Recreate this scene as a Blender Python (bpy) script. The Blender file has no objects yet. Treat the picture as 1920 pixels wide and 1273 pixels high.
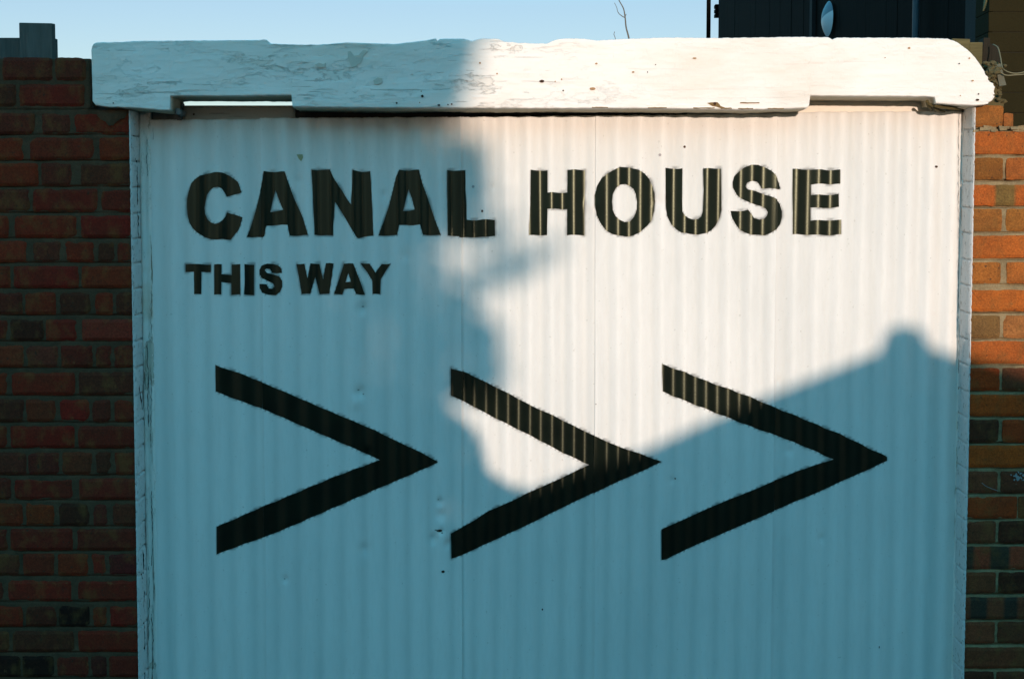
import bpy, bmesh, math, random
import numpy as np
from mathutils import Vector, noise


random.seed(7); rng = np.random.default_rng(7)
S = bpy.context.scene
COL = S.collection

# ------------------------------------------------------------------ camera, sky, sun, exposure
PITCH = math.radians(3.7); CAMZ = 1.6; CAMY = -5.0; FPX = 2725.0
cam_d = bpy.data.cameras.new('camera'); cam = bpy.data.objects.new('camera', cam_d); COL.objects.link(cam)
cam_d.sensor_width = 36; cam_d.lens = FPX / 1920 * 36; cam_d.clip_end = 2000; cam_d.clip_start = .05
cam.location = (0, CAMY, CAMZ); cam.rotation_euler = (math.pi / 2 - PITCH, 0, 0)
S.camera = cam

SUN_EL = math.radians(6.0); SUN_AZ = math.radians(4.0)          # azimuth measured to the right of straight behind the viewer
SDIR = Vector((math.sin(SUN_AZ) * math.cos(SUN_EL), -math.cos(SUN_AZ) * math.cos(SUN_EL), math.sin(SUN_EL)))
SKY_LOW = (1.12, .86, .80, 1); SKY_HIGH = (1.02, 2.40, 1.97, 1)
w = bpy.data.worlds.new('World'); S.world = w; w.use_nodes = True
nt = w.node_tree; bg = nt.nodes['Background']
sky = nt.nodes.new('ShaderNodeTexSky'); sky.sky_type = 'NISHITA'; sky.sun_disc = False
sky.sun_elevation = SUN_EL; sky.sun_rotation = math.radians(180) - SUN_AZ
sky.air_density = 1.0; sky.dust_density = 0.2; sky.ozone_density = 3.0
tint = nt.nodes.new('ShaderNodeMix'); tint.data_type = 'RGBA'; tint.blend_type = 'MULTIPLY'
tint.inputs['Factor'].default_value = 1
# clear evening sky: pale above the horizon, deepening to blue overhead
tcs = nt.nodes.new('ShaderNodeTexCoord'); sep = nt.nodes.new('ShaderNodeSeparateXYZ'); nt.links.new(tcs.outputs['Generated'], sep.inputs[0])
rp = nt.nodes.new('ShaderNodeValToRGB'); nt.links.new(sep.outputs['Z'], rp.inputs[0])
rp.color_ramp.elements[0].position = 0.16; rp.color_ramp.elements[0].color = SKY_LOW
rp.color_ramp.elements[1].position = 0.34; rp.color_ramp.elements[1].color = SKY_HIGH
nt.links.new(rp.outputs[0], tint.inputs['B'])
nt.links.new(sky.outputs[0], tint.inputs['A']); nt.links.new(tint.outputs['Result'], bg.inputs[0])
bg.inputs[1].default_value = 0.15
sun_d = bpy.data.lights.new('sun', 'SUN'); sun_d.energy = 2.1; sun_d.angle = math.radians(0.5); sun_d.color = (1, .775, .63)
sun = bpy.data.objects.new('sun', sun_d); COL.objects.link(sun)
sun.rotation_euler = SDIR.to_track_quat('Z', 'Y').to_euler()
S.view_settings.view_transform = 'Standard'; S.view_settings.look = 'None'
S.view_settings.exposure = 0.78; S.view_settings.gamma = 1.0

# ------------------------------------------------------------------ helpers
cp, sp = math.cos(PITCH), math.sin(PITCH)
def P(px, py, Y=0.0):
    """world point of photograph pixel (px,py) on the real vertical plane y=Y"""
    a = (px - 960) / FPX; b = -(py - 636.5) / FPX
    d = Vector((a, cp + b * sp, -sp + b * cp))
    t = (Y - CAMY) / d.y
    return Vector((d.x * t, Y, CAMZ + d.z * t))
def PX(px, py, Y=0.0): return P(px, py, Y).x
def PZ(py, Y=0.0): return P(960, py, Y).z

def mat(name, base=(.5, .5, .5), rough=.8, metal=0, spec=.5):
    m = bpy.data.materials.new(name); m.use_nodes = True
    b = m.node_tree.nodes['Principled BSDF']
    b.inputs['Base Color'].default_value = (*base, 1); b.inputs['Roughness'].default_value = rough
    b.inputs['Metallic'].default_value = metal; b.inputs['Specular IOR Level'].default_value = spec
    return m
class G:
    """small node graph helper"""
    def __init__(s, m): s.m = m; s.nt = m.node_tree; s.b = s.nt.nodes['Principled BSDF']; s.co = s.nt.nodes.new('ShaderNodeTexCoord').outputs['Object']
    def n(s, t, **k):
        x = s.nt.nodes.new(t)
        for a, v in k.items(): setattr(x, a, v)
        return x
    def l(s, a, b): s.nt.links.new(a, b)
    def map(s, scale, src=None):
        x = s.n('ShaderNodeMapping'); s.l(src or s.co, x.inputs[0]); x.inputs['Scale'].default_value = scale; return x.outputs[0]
    def noise(s, scale, detail=6, rough=.6, stretch=(1, 1, 1), dist=0):
        x = s.n('ShaderNodeTexNoise'); s.l(s.map(stretch), x.inputs['Vector'])
        x.inputs['Scale'].default_value = scale; x.inputs['Detail'].default_value = detail; x.inputs['Roughness'].default_value = rough
        x.inputs['Distortion'].default_value = dist
        return x.outputs['Fac']
    def voro(s, scale, stretch=(1, 1, 1), feature='DISTANCE_TO_EDGE'):
        x = s.n('ShaderNodeTexVoronoi', feature=feature); s.l(s.map(stretch), x.inputs['Vector']); x.inputs['Scale'].default_value = scale
        return x.outputs['Distance']
    def ramp(s, src, stops):
        x = s.n('ShaderNodeValToRGB'); s.l(src, x.inputs[0]); e = x.color_ramp.elements
        while len(e) < len(stops): e.new(.5)
        for i, (p, c) in enumerate(stops):
            e[i].position = p; e[i].color = (*c, 1) if isinstance(c, tuple) else (c, c, c, 1)
        return x.outputs[0]
    def mix(s, f, a, b, mode='MIX'):
        x = s.n('ShaderNodeMix', data_type='RGBA', blend_type=mode)
        for v, i in ((f, 'Factor'), (a, 'A'), (b, 'B')):
            if isinstance(v, (int, float)): x.inputs[i].default_value = v if i == 'Factor' else (v, v, v, 1)
            elif isinstance(v, tuple): x.inputs[i].default_value = (*v, 1)
            else: s.l(v, x.inputs[i])
        return x.outputs['Result']
    def math(s, op, a, b=0.0):
        x = s.n('ShaderNodeMath', operation=op)
        for i, v in enumerate((a, b)):
            if isinstance(v, (int, float)): x.inputs[i].default_value = v
            else: s.l(v, x.inputs[i])
        return x.outputs[0]
    def attr(s, name): 
        x = s.n('ShaderNodeAttribute'); x.attribute_name = name; return x
    def bump(s, h, dist=.002, strength=1, prev=None):
        x = s.n('ShaderNodeBump'); s.l(h, x.inputs['Height']); x.inputs['Distance'].default_value = dist; x.inputs['Strength'].default_value = strength
        if prev: s.l(prev, x.inputs['Normal'])
        s.l(x.outputs[0], s.b.inputs['Normal']); return x.outputs[0]
    def base(s, c): s.l(c, s.b.inputs['Base Color'])
    def rough(s, c): s.l(c, s.b.inputs['Roughness'])

def link(name, me, m=None, parent=None, smooth=False):
    o = bpy.data.objects.new(name, me); COL.objects.link(o)
    if m: me.materials.append(m)
    if parent: o.parent = parent; o.matrix_parent_inverse = parent.matrix_world.inverted() if False else o.matrix_parent_inverse
    if smooth: me.polygons.foreach_set('use_smooth', [True] * len(me.polygons))
    return o
def mesh(name, verts, faces, m=None, parent=None, smooth=False):
    me = bpy.data.meshes.new(name); me.from_pydata([tuple(v) for v in verts], [], faces); me.update()
    return link(name, me, m, parent, smooth)
def thing(name, label, cat, group=None):
    o = bpy.data.objects.new(name, None); COL.objects.link(o); o.empty_display_size = .1
    o['label'] = label; o['category'] = cat
    if group: o['group'] = group
    return o
def tag(o, label, cat, group=None):
    o['label'] = label; o['category'] = cat
    if group: o['group'] = group
    return o
class MB:
    def __init__(s): s.v = []; s.f = []; s.c = []
    def add(s, v, f, c=None):
        o = len(s.v); s.v += [tuple(x) for x in v]; s.f += [tuple(i + o for i in q) for q in f]; s.c += [c or (1, 1, 1)] * len(v)
    def box(s, x0, x1, y0, y1, z0, z1, c=None, j=0):
        v = [(x, y, z) for z in (z0, z1) for y in (y0, y1) for x in (x0, x1)]
        v = [tuple(a + random.uniform(-j, j) for a in p) for p in v]
        s.add(v, [(0, 1, 5, 4), (1, 3, 7, 5), (3, 2, 6, 7), (2, 0, 4, 6), (4, 5, 7, 6), (2, 3, 1, 0)], c)
    def tube(s, pts, r, n=8, c=None):
        pts = [Vector(p) for p in pts]; rs = r if isinstance(r, (list, tuple)) else [r] * len(pts)
        V = []; F = []
        up = Vector((0, 0, 1))
        for i, p in enumerate(pts):
            t = (pts[min(i + 1, len(pts) - 1)] - pts[max(i - 1, 0)]).normalized()
            a = t.cross(up if abs(t.z) < .9 else Vector((1, 0, 0))).normalized(); b = t.cross(a)
            for k in range(n):
                th = 2 * math.pi * k / n; V.append(p + (a * math.cos(th) + b * math.sin(th)) * rs[i])
        for i in range(len(pts) - 1):
            for k in range(n): F.append((i * n + k, i * n + (k + 1) % n, (i + 1) * n + (k + 1) % n, (i + 1) * n + k))
        F.append(tuple(range(n))[::-1]); F.append(tuple(range((len(pts) - 1) * n, len(pts) * n)))
        s.add(V, F, c)
    def build(s, name, m=None, parent=None, smooth=False, bevel=0):
        me = bpy.data.meshes.new(name); me.from_pydata(s.v, [], s.f); me.update()
        ca = me.color_attributes.new('tone', 'FLOAT_COLOR', 'POINT')
        ca.data.foreach_set('color', [q for c in s.c for q in (*c, 1)])
        bm = bmesh.new(); bm.from_mesh(me); bmesh.ops.recalc_face_normals(bm, faces=bm.faces)
        if bevel: bmesh.ops.bevel(bm, geom=list(bm.edges), offset=bevel, segments=2, affect='EDGES', profile=.6)
        bm.to_mesh(me); bm.free()
        return link(name, me, m, parent, smooth)
def fb(x, y, z, o=4): return noise.fractal(Vector((x, y, z)), 1.0, 2.0, o)

# ------------------------------------------------------------------ materials
def white_sheet_mat():
    m = mat('white_painted_iron', rough=.55, spec=.3); g = G(m)
    n1 = g.noise(3.5, 5, .6, (1, 1, .35)); n2 = g.noise(60, 4, .7, (1, 1, .18)); n3 = g.noise(240, 3, .7)
    c = g.mix(g.ramp(n1, [(.3, 0), (.75, 1)]), (.80, .785, .75), (.70, .70, .675))
    c = g.mix(g.math('MULTIPLY', g.ramp(n2, [(.45, 0), (.8, 1)]), .22), c, (.55, .54, .48))
    # fine pepper of dirt
    sp_ = g.ramp(g.noise(95, 2, .5), [(.70, 0), (.76, 1)])
    c = g.mix(g.math('MULTIPLY', sp_, .35), c, (.33, .31, .26))
    gr = g.math('MULTIPLY', g.attr('grime_shade').outputs['Fac'], g.ramp(g.noise(7, 5, .65, (1, 1, .12)), [(.25, .45), (.7, 1)]))
    c = g.mix(g.math('MULTIPLY', gr, .30), c, (.42, .43, .40))
    a = g.attr('overspray').outputs['Fac']
    c = g.mix(a, c, (.012, .014, .010))
    g.base(c)
    h = g.math('ADD', g.math('MULTIPLY', n3, .35), g.noise(22, 4, .6, (1, 1, .5)))
    g.bump(h, .0012, .7); g.rough(g.ramp(n2, [(.3, .52), (.8, .68)]))
    return m
def black_paint_mat():
    m = mat('black_stencil_paint', (.012, .014, .007), .3, spec=.40); g = G(m)
    n = g.noise(130, 4, .7); n2 = g.noise(14, 4, .6)
    g.base(g.mix(g.ramp(n2, [(.35, 0), (.8, 1)]), (.0015, .003, .0025), (.005, .007, .004)))
    g.rough(g.ramp(g.math('ADD', g.math('MULTIPLY', n, .5), g.math('MULTIPLY', n2, .5)), [(.3, .30), (.75, .37)]))
    g.bump(n, .0004, .5); g.b.inputs['Specular Tint'].default_value = (.92, 1, .72, 1)
    return m
def beam_mat(name='white_painted_timber', st=(.10, 1, 1), amt=1.0):
    m = mat(name, rough=.6); g = G(m)
    tall = st[0] >= 1                                            # grain upright
    st = st
    sx = st[0] if not tall else 1
    grain = g.noise(60, 7, .7, st, .15); fine = g.noise(170, 5, .75, st)
    flake = g.noise(9, 10, .68, (.32, 1, 1) if not tall else (1, 1, .32), .1)
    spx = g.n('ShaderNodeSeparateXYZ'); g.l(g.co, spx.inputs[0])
    sun_fade = g.ramp(g.math('ADD', spx.outputs['X'], g.math('MULTIPLY', g.noise(2.5, 3), .8)), [(.25, 1), (.95, .22)]) if not tall else 1.0  # paint marks faded over the right half, putting the sun's washout in colour
    fl = g.math('MULTIPLY', g.ramp(flake, [(.596, 0), (.606, 1)]), sun_fade)
    rim = g.math('MULTIPLY', g.ramp(flake, [(.590, 0), (.598, 1)]), g.ramp(flake, [(.600, 1), (.606, 0)]))
    plate2 = g.noise(23, 9, .7, (.28, 1, 1) if not tall else (1, 1, .28), .15)
    rim2 = g.math('MULTIPLY', g.ramp(plate2, [(.558, 0), (.566, 1)]), g.ramp(plate2, [(.568, 1), (.574, 0)]))
    crack = g.ramp(g.noise(75, 5, .6, (.045, 1, 1) if not tall else (1, 1, .045), .25), [(.335, 1), (.36, 0)])
    base = g.mix(g.ramp(g.noise(4, 5, .6), [(.3, 0), (.75, 1)]), (.86, .82, .77), (.80, .76, .70))
    c = g.mix(g.math('MULTIPLY', g.ramp(fine, [(.5, 0), (.8, 1)]), .14 * amt), base, (.50, .43, .33))
    c = g.mix(g.math('MULTIPLY', fl, .22 * amt), c, (.52, .48, .38))
    c = g.mix(g.math('MULTIPLY', g.math('MULTIPLY', g.math('MAXIMUM', rim, g.math('MULTIPLY', rim2, .7)), sun_fade), .30 * amt), c, (.38, .32, .24))
    c = g.mix(g.math('MULTIPLY', g.math('MULTIPLY', crack, sun_fade), .30 * amt), c, (.22, .16, .10))
    sm = g.ramp(g.noise(2.6, 4, .6, (.5, 1, 1)), [(.58, 0), (.70, 1)])
    c = g.mix(g.math('MULTIPLY', sm, .18 * amt), c, (.60, .42, .24))
    a = g.attr('tone').outputs['Color']
    c = g.mix(1.0, c, a, 'MULTIPLY')
    g.base(c)
    h = g.math('ADD', g.math('MULTIPLY', grain, .28), g.math('MULTIPLY', g.noise(140, 4, .7), .14))
    h = g.math('SUBTRACT', h, g.math('MULTIPLY', fl, .5))
    h = g.math('SUBTRACT', h, g.math('MULTIPLY', g.math('MULTIPLY', g.ramp(plate2, [(.555, 0), (.575, 1)]), sun_fade), .30))
    h = g.math('SUBTRACT', h, g.math('MULTIPLY', g.math('MULTIPLY', crack, sun_fade), .5))
    g.bump(h, .0022, 1.0)
    return m
def brick_mat(name='fired_brick'):
    m = mat(name, rough=.9, spec=.25); g = G(m)
    a = g.attr('tone').outputs['Color']
    n = g.noise(9, 6, .65); f = g.noise(160, 4, .75); b = g.noise(28, 5, .7)
    c = g.mix(g.math('MULTIPLY', g.ramp(n, [(.42, 0), (.72, 1)]), .45), a, (.09, .04, .014))
    c = g.mix(g.ramp(f, [(.2, .75), (.8, 1.25)]), (0, 0, 0), c) if False else g.mix(1.0, c, g.ramp(f, [(.32, .50), (.68, 1.0)]), 'MULTIPLY')
    c = g.mix(1.0, c, g.ramp(g.noise(420, 2, .6), [(.35, .66), (.65, 1.0)]), 'MULTIPLY')
    c = g.mix(g.math('MULTIPLY', g.ramp(g.noise(17, 5, .65, (1, 1, .7)), [(.50, 0), (.66, 1)]), .38), c, (.17, .085, .022))
    c = g.mix(g.math('MULTIPLY', g.ramp(b, [(.62, 0), (.72, 1)]), .3), c, (.26, .15, .05))
    c = g.mix(g.math('MULTIPLY', g.ramp(g.noise(70, 3, .6), [(.66, 0), (.70, 1)]), .7), c, (.04, .025, .015))
    g.base(c); g.bump(g.math('ADD', f, b), .0016, 1)
    return m
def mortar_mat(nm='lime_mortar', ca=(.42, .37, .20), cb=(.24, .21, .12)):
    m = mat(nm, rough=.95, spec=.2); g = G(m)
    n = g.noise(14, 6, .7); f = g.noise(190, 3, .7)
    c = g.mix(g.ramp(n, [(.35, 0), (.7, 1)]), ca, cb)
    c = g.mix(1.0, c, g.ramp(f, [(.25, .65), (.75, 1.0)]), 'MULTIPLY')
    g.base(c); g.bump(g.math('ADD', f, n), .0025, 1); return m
def wood_mat(name, c0, c1, st=(1, 1, .08), sc=40):
    m = mat(name, rough=.85, spec=.25); g = G(m)
    n = g.noise(sc, 7, .7, st, .3); b = g.noise(5, 4, .6)
    g.base(g.mix(g.math('MULTIPLY', b, .5), g.mix(g.ramp(n, [(.3, 0), (.7, 1)]), c0, c1), tuple(.5 * (p + q) * .7 for p, q in zip(c0, c1))))
    g.bump(n, .003, 1); return m
def plain(name, c0, c1, sc=8, rough=.85, bump=.002, spec=.3):
    m = mat(name, rough=rough, spec=spec); g = G(m); n = g.noise(sc, 6, .65); f = g.noise(sc * 9, 4, .7)
    g.base(g.mix(g.math('MULTIPLY', g.math('ADD', n, f), .5), c0, c1)); g.bump(f, bump, .8); return m

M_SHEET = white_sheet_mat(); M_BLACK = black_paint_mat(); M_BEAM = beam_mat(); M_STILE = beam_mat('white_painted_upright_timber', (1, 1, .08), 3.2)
M_BRICK = brick_mat(); M_MORTAR = mortar_mat('lime_mortar', (.38, .28, .15), (.21, .155, .085)); M_MORTARD = mortar_mat('shaded_mortar', (.125, .072, .04), (.07, .044, .025))  # second mortar is the left wall's copy, its shade put in the colour
M_RAW = wood_mat('weathered_grey_timber', (.10, .11, .11), (.22, .22, .21))
M_DARKW = wood_mat('gap_shade_timber', (.02, .02, .018), (.05, .045, .04))  # dark colour standing in for shade in the gaps around the gate
dk = plain('dark_crack', (.012, .010, .008), (.03, .025, .02), 60, .95, .001, .1)
M_OLIVE = wood_mat('weathered_olive_timber', (.07, .058, .022), (.15, .12, .05), (.1, 1, 1))
M_PAINTBRICK = plain('white_painted_brick', (.74, .73, .71), (.60, .59, .57), 18, .7, .003); g = G(M_PAINTBRICK)
_c = M_PAINTBRICK.node_tree.nodes['Principled BSDF'].inputs['Base Color'].links[0].from_socket
_s = g.ramp(g.noise(75, 6, .7, (1, 1, .6), .4), [(.58, 0), (.62, 1)])
g.base(g.mix(g.math('MULTIPLY', _s, .6), _c, (.16, .13, .10)))
M_HOLE = plain('rusty_hole', (.02, .012, .008), (.09, .035, .015), 60, .9)
M_RUST = plain('rust_stain', (.30, .14, .05), (.55, .36, .20), 60, .9)

# ------------------------------------------------------------------ ground
gm = plain('lane_asphalt', (.035, .035, .035), (.07, .066, .06), 3, .95, .004)
b = MB(); b.add([(-400, -400, 0), (400, -400, 0), (400, 400, 0), (-400, 400, 0)], [(0, 1, 2, 3)])
o = b.build('ground', gm); o['kind'] = 'structure'

# ------------------------------------------------------------------ corrugated surface of the gate
PITCHX = 41.54 / FPX * 5.0
X_CREST = PX(910, 640, 0)
AMP = .0060
SEAMS = [PX(493, 640), PX(866, 640), PX(1115, 640), PX(1453, 640)]
SHEET_Y = [0.0, -.0050, 0.0, -.0048, 0.0]   # how far each sheet stands proud
DENTS = []   # (x, z, radius, depth)
for px_, py_, r_, d_ in ((680, 578, .020, .007), (675, 735, .018, .008), (668, 755, .02, -.004), (690, 850, .014, .004), (825, 940, .014, .006), (827, 965, .02, .006),
                         (812, 1010, .016, .006), (840, 1020, .014, .006), (828, 995, .01, .006), (536, 1085, .012, .005), (683, 1030, .02, .005),
                         (880, 180, .03, .003), (720, 365, .012, .004), (1480, 845, .014, .004), (1540, 1010, .014, .004), (1460, 715, .012, .004),
                         (1260, 900, .01, .003), (560, 340, .014, .004), (925, 350, .008, .004), (1238, 380, .02, .004), (1107, 385, .02, -.004), (760, 480, .02, .003)):
    q = P(px_, py_); DENTS.append((q.x, q.z, r_, d_ * 1.35))
DN = np.array(DENTS)
def surfY(x, z):
    """front surface of the painted iron, arrays of x,z"""
    x = np.asarray(x, float); z = np.asarray(z, float)
    wob = .003 * np.sin(1.9 * z + 2.1 * x) + .0015 * np.sin(5.1 * z + .7 + 3 * x)
    ph = (x - X_CREST - wob * .6) / PITCHX * 2 * math.pi
    am = AMP * (1 + .18 * np.sin(3.1 * x + 1.3 * z) + .10 * np.sin(9.0 * x + 4.1 * z + 1))
    y = -am * np.cos(ph)
    idx = np.zeros_like(x, int)
    for s_ in SEAMS: idx += (x > s_)
    y = y + np.array(SHEET_Y)[idx]
    y = y + .0025 * np.sin(1.3 * x + .8 * z) + .0012 * np.sin(4.2 * z + 2.2 * x)
    for dx, dz, r, d in DN:
        rr = ((x - dx) ** 2 + ((z - dz) * .8) ** 2) / (r * r)
        y = y + d * np.exp(-rr * 1.4)
    return y
def corr(x):
    return math.cos((x - X_CREST) / PITCHX * 2 * math.pi)

# ------------------------------------------------------------------ lettering outlines (photograph pixels)
def Z(ox, oy, f, pts): return [(ox + a / f, oy + b / f) for a, b in pts]
f1 = 4.547
def z1(p): return Z(330, 290, f1, p)
def z2(p): return Z(640, 290, f1, p)
def z3(p): return Z(960, 290, f1, p)
def z4(p): return Z(1230, 290, 4.546, p)
def z5(p): return Z(380, 660, 3.183, p)
def z6(p): return Z(820, 660, 3.183, p)
def z7(p): return Z(1220, 660, 3.183, p)
LETTERS = [
 ('C', z1([(563,328),(548,280),(530,240),(500,210),(450,175),(400,155),(330,152),(270,158),(210,180),(165,215),(130,250),(105,320),(93,380),(91,440),(97,510),(115,580),(145,630),(185,670),(240,700),(300,720),(345,728),(400,722),(462,725),(500,685),(535,650),(555,600),(570,540),(500,512),(435,490),(420,530),(400,560),(365,588),(330,592),(295,575),(265,545),(248,500),(243,450),(252,390),(262,340),(290,300),(320,283),(360,280),(392,292),(415,325),(432,358),(480,345),(540,338)]), None),
 ('A', z1([(752,145),(840,147),(930,148),(975,280),(1020,400),(1085,540),(1115,640),(1130,690),(1060,688),(1000,692),(972,690),(955,602),(910,602),(850,600),(790,606),(772,612),(758,700),(745,710),(690,703),(605,703),(630,630),(680,470),(730,290),(745,200)]),
       z1([(848,300),(880,390),(917,475),(860,482),(806,490),(822,400)])),
 ('N', z1([(1158,132),(1210,130),(1315,132),(1340,190),(1390,270),(1410,295),(1460,380),(1495,432),(1502,300),(1507,135),(1580,145),(1658,145),(1668,300),(1675,450),(1682,600),(1686,697),(1610,697),(1560,712),(1542,705),(1500,640),(1410,485),(1358,405),(1352,500),(1345,600),(1342,692),(1290,690),(1183,683),(1175,500),(1165,300)]), None),
 ('A', z2([(495,132),(580,133),(662,133),(690,240),(740,380),(800,560),(850,690),(790,686),(696,684),(672,600),(615,604),(555,597),(497,604),(477,690),(400,690),(318,690),(345,610),(405,440),(450,270),(470,190)]),
       z2([(573,293),(600,370),(627,470),(575,478),(528,478),(550,380)])),
 ('L', z2([(902,133),(960,135),(1005,140),(1058,137),(1060,300),(1070,557),(1150,558),(1240,555),(1308,554),(1310,690),(1250,703),(1150,703),(1070,705),(1040,712),(1010,710),(1005,700),(960,692),(908,688),(905,500),(902,300)]), None),
 ('H', z3([(160,135),(230,133),(303,137),(303,325),(400,325),(472,322),(474,132),(540,130),(622,133),(620,300),(618,500),(618,687),(540,688),(470,687),(470,465),(400,462),(302,465),(298,687),(220,685),(145,690),(152,500),(158,300)]), None),
 ('O', z3([(975,107),(1020,112),(1080,135),(1130,165),(1170,205),(1200,270),(1215,330),(1220,400),(1212,480),(1190,560),(1150,610),(1090,668),(1030,690),(975,698),(900,693),(860,680),(800,640),(750,580),(720,520),(705,430),(705,350),(725,270),(765,200),(820,155),(870,130),(920,112)]),
       z3([(965,253),(1000,262),(1035,290),(1055,340),(1064,410),(1062,470),(1040,530),(1005,568),(960,574),(915,560),(880,525),(858,470),(852,400),(858,340),(885,290),(920,262)])),
 ('U', z4([(78,118),(150,118),(222,122),(222,230),(220,350),(224,490),(245,525),(275,545),(320,552),(360,545),(385,525),(398,480),(403,300),(400,120),(480,120),(553,118),(556,300),(558,470),(545,530),(510,600),(470,650),(430,672),(360,680),(290,677),(215,668),(180,640),(130,590),(95,530),(84,470),(80,300)]), None),
 ('S', z4([(1060,290),(1045,240),(1020,185),(980,140),(930,105),(870,90),(810,92),(750,110),(700,150),(665,190),(650,240),(655,290),(690,345),(740,380),(800,415),(850,430),(900,438),(935,460),(952,490),(945,520),(920,545),(880,553),(835,545),(810,510),(783,473),(710,480),(632,485),(645,540),(675,590),(720,640),(770,672),(815,688),(870,682),(930,685),(980,670),(1030,635),(1060,590),(1075,530),(1075,480),(1055,420),(1020,380),(960,350),(890,325),(820,310),(780,300),(762,270),(775,240),(815,230),(860,235),(885,260),(900,287),(960,287),(1000,295),(1040,300)]), None),
 ('E', z4([(1163,123),(1240,128),(1320,128),(1440,132),(1565,130),(1567,252),(1500,250),(1410,252),(1320,255),(1322,343),(1420,345),(1500,342),(1555,338),(1557,448),(1490,452),(1420,457),(1318,450),(1318,560),(1420,562),(1500,558),(1577,560),(1577,683),(1420,687),(1300,682),(1163,682),(1165,500),(1163,300)]), None),
 ('T', z1([(80,933),(190,935),(297,935),(296,1000),(220,1000),(218,1192),(157,1192),(155,1000),(80,998)]), None),
 ('H', z1([(328,937),(392,937),(390,1022),(474,1022),(474,935),(550,937),(550,1195),(470,1193),(470,1092),(390,1090),(390,1195),(326,1193)]), None),
 ('I', z1([(585,935),(666,935),(664,1050),(664,1195),(584,1195),(588,1060)]), None),
 ('S', z1([(908,1010),(900,970),(875,945),(830,928),(780,930),(735,950),(713,985),(713,1020),(735,1055),(790,1080),(828,1095),(840,1120),(820,1142),(795,1140),(775,1105),(712,1105),(715,1140),(740,1180),(790,1195),(850,1195),(890,1170),(910,1130),(910,1080),(885,1040),(830,1020),(780,1010),(762,990),(775,975),(805,975),(820,1005),(860,1010)]), None),
 ('W', z1([(1027,930),(1098,932),(1125,1060),(1150,930),(1222,928),(1255,1060),(1280,927),(1346,930),(1330,1060),(1312,1187),(1225,1187),(1188,1040),(1150,1187),(1072,1187),(1050,1050)]), None),
 ('A', z2([(22,928),(105,930),(155,1060),(202,1193),(128,1190),(110,1145),(25,1143),(8,1190),(-60,1187),(-20,1060)]), z2([(62,1010),(85,1085),(35,1088)])),
 ('Y', z2([(163,925),(240,928),(293,1010),(345,930),(422,930),(380,985),(338,1060),(332,1190),(268,1190),(265,1075),(220,1000)]), None),
]
ARROWS = [
 z5([(76,76),(110,92),(200,118),(320,165),(500,240),(720,335),(880,402),(1030,465),(1160,530),(1310,600),(1404,652),(1400,660),(1260,722),(1010,828),(780,928),(510,1045),(380,1098),(230,1150),(110,1195),(84,1205),(84,1040),(235,975),(370,915),(510,858),(770,748),(900,700),(1058,642),(880,562),(640,460),(500,398),(360,338),(220,290),(79,236)]),
 z6([(80,95),(180,125),(330,200),(440,255),(560,320),(700,382),(820,443),(950,505),(1080,562),(1210,605),(1336,653),(1230,705),(1080,770),(950,832),(840,882),(700,950),(540,1030),(310,1135),(160,1205),(84,1230),(80,1080),(200,1015),(310,945),(440,890),(560,830),(710,765),(820,712),(905,672),(750,600),(560,500),(430,435),(300,370),(150,290),(80,256)]),
 z7([(67,72),(200,118),(330,172),(480,225),(620,278),(740,330),(880,385),(1010,440),(1150,497),(1300,572),(1412,625),(1412,648),(1270,715),(1150,765),(980,845),(870,888),(740,945),(590,1010),(360,1110),(220,1170),(90,1235),(62,1238),(62,1055),(210,990),(340,930),(480,872),(600,825),(740,765),(880,708),(1000,668),(1090,640),(910,560),(750,497),(600,445),(480,397),(340,343),(200,288),(70,235)]),
]
def to_plane(poly): 
    out = []
    for a, c in poly: q = P(a, c, 0); out.append((q.x, q.z))
    return out
ALL_SEG = []
def densify(poly, step=.012):
    out = []
    for i in range(len(poly)):
        a = Vector(poly[i]); b_ = Vector(poly[(i + 1) % len(poly)]); n = max(1, int((b_ - a).length / step))
        out += [tuple(a.lerp(b_, k / n)) for k in range(n)]
    return out

# ------------------------------------------------------------------ the gate
gate = thing('corrugated_gate', 'white painted corrugated iron gate with black lettering and three black arrows', 'gate')
x_l, x_r = PX(284, 640), PX(1799, 640)
def sheet_top_px(x):
    pts = [(280, 225), (488, 224), (494, 222), (700, 221), (866, 220), (1115, 217), (1300, 216), (1450, 213), (1535, 210), (1800, 209)]
    for (a, ya), (c, yc) in zip(pts, pts[1:]):
        if x <= c: return ya + (yc - ya) * (x - a) / (c - a)
    return 209
def seg_arrays(poly):
    a = np.array(poly); b_ = np.roll(a, -1, 0); return a, b_
def overspray(V):
    """soft paint drift beside the stencilled marks: wider in the valleys, where the stencil did not touch"""
    x = V[:, 0]; z = V[:, 2]; out = np.zeros(len(V))
    valley = .5 - .5 * np.cos((x - X_CREST) / PITCHX * 2 * math.pi)
    rag = .5 + .5 * np.sin(x * 61 + 3 * np.sin(z * 43)) * np.sin(z * 57 + 1.7)
    width = .0012 + (.0058 * valley ** 3) * (.35 + .65 * rag)
    for poly in ALL_SEG:
        a, b_ = seg_arrays(poly)
        lo = a.min(0) - .02; hi = a.max(0) + .02
        k = np.where((x > lo[0]) & (x < hi[0]) & (z > lo[1]) & (z < hi[1]))[0]
        if not len(k): continue
        p = np.stack([x[k], z[k]], 1); d = np.full(len(k), 9.)
        for s0, s1 in zip(a, b_):
            e = s1 - s0; t = np.clip(((p - s0) @ e) / max(e @ e, 1e-12), 0, 1)
            d = np.minimum(d, np.linalg.norm(p - s0 - t[:, None] * e, axis=1))
        out[k] = np.maximum(out[k], np.exp(-(d / width[k]) ** 2 * .9) * .72)
    return out
paint_jobs = []
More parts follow.
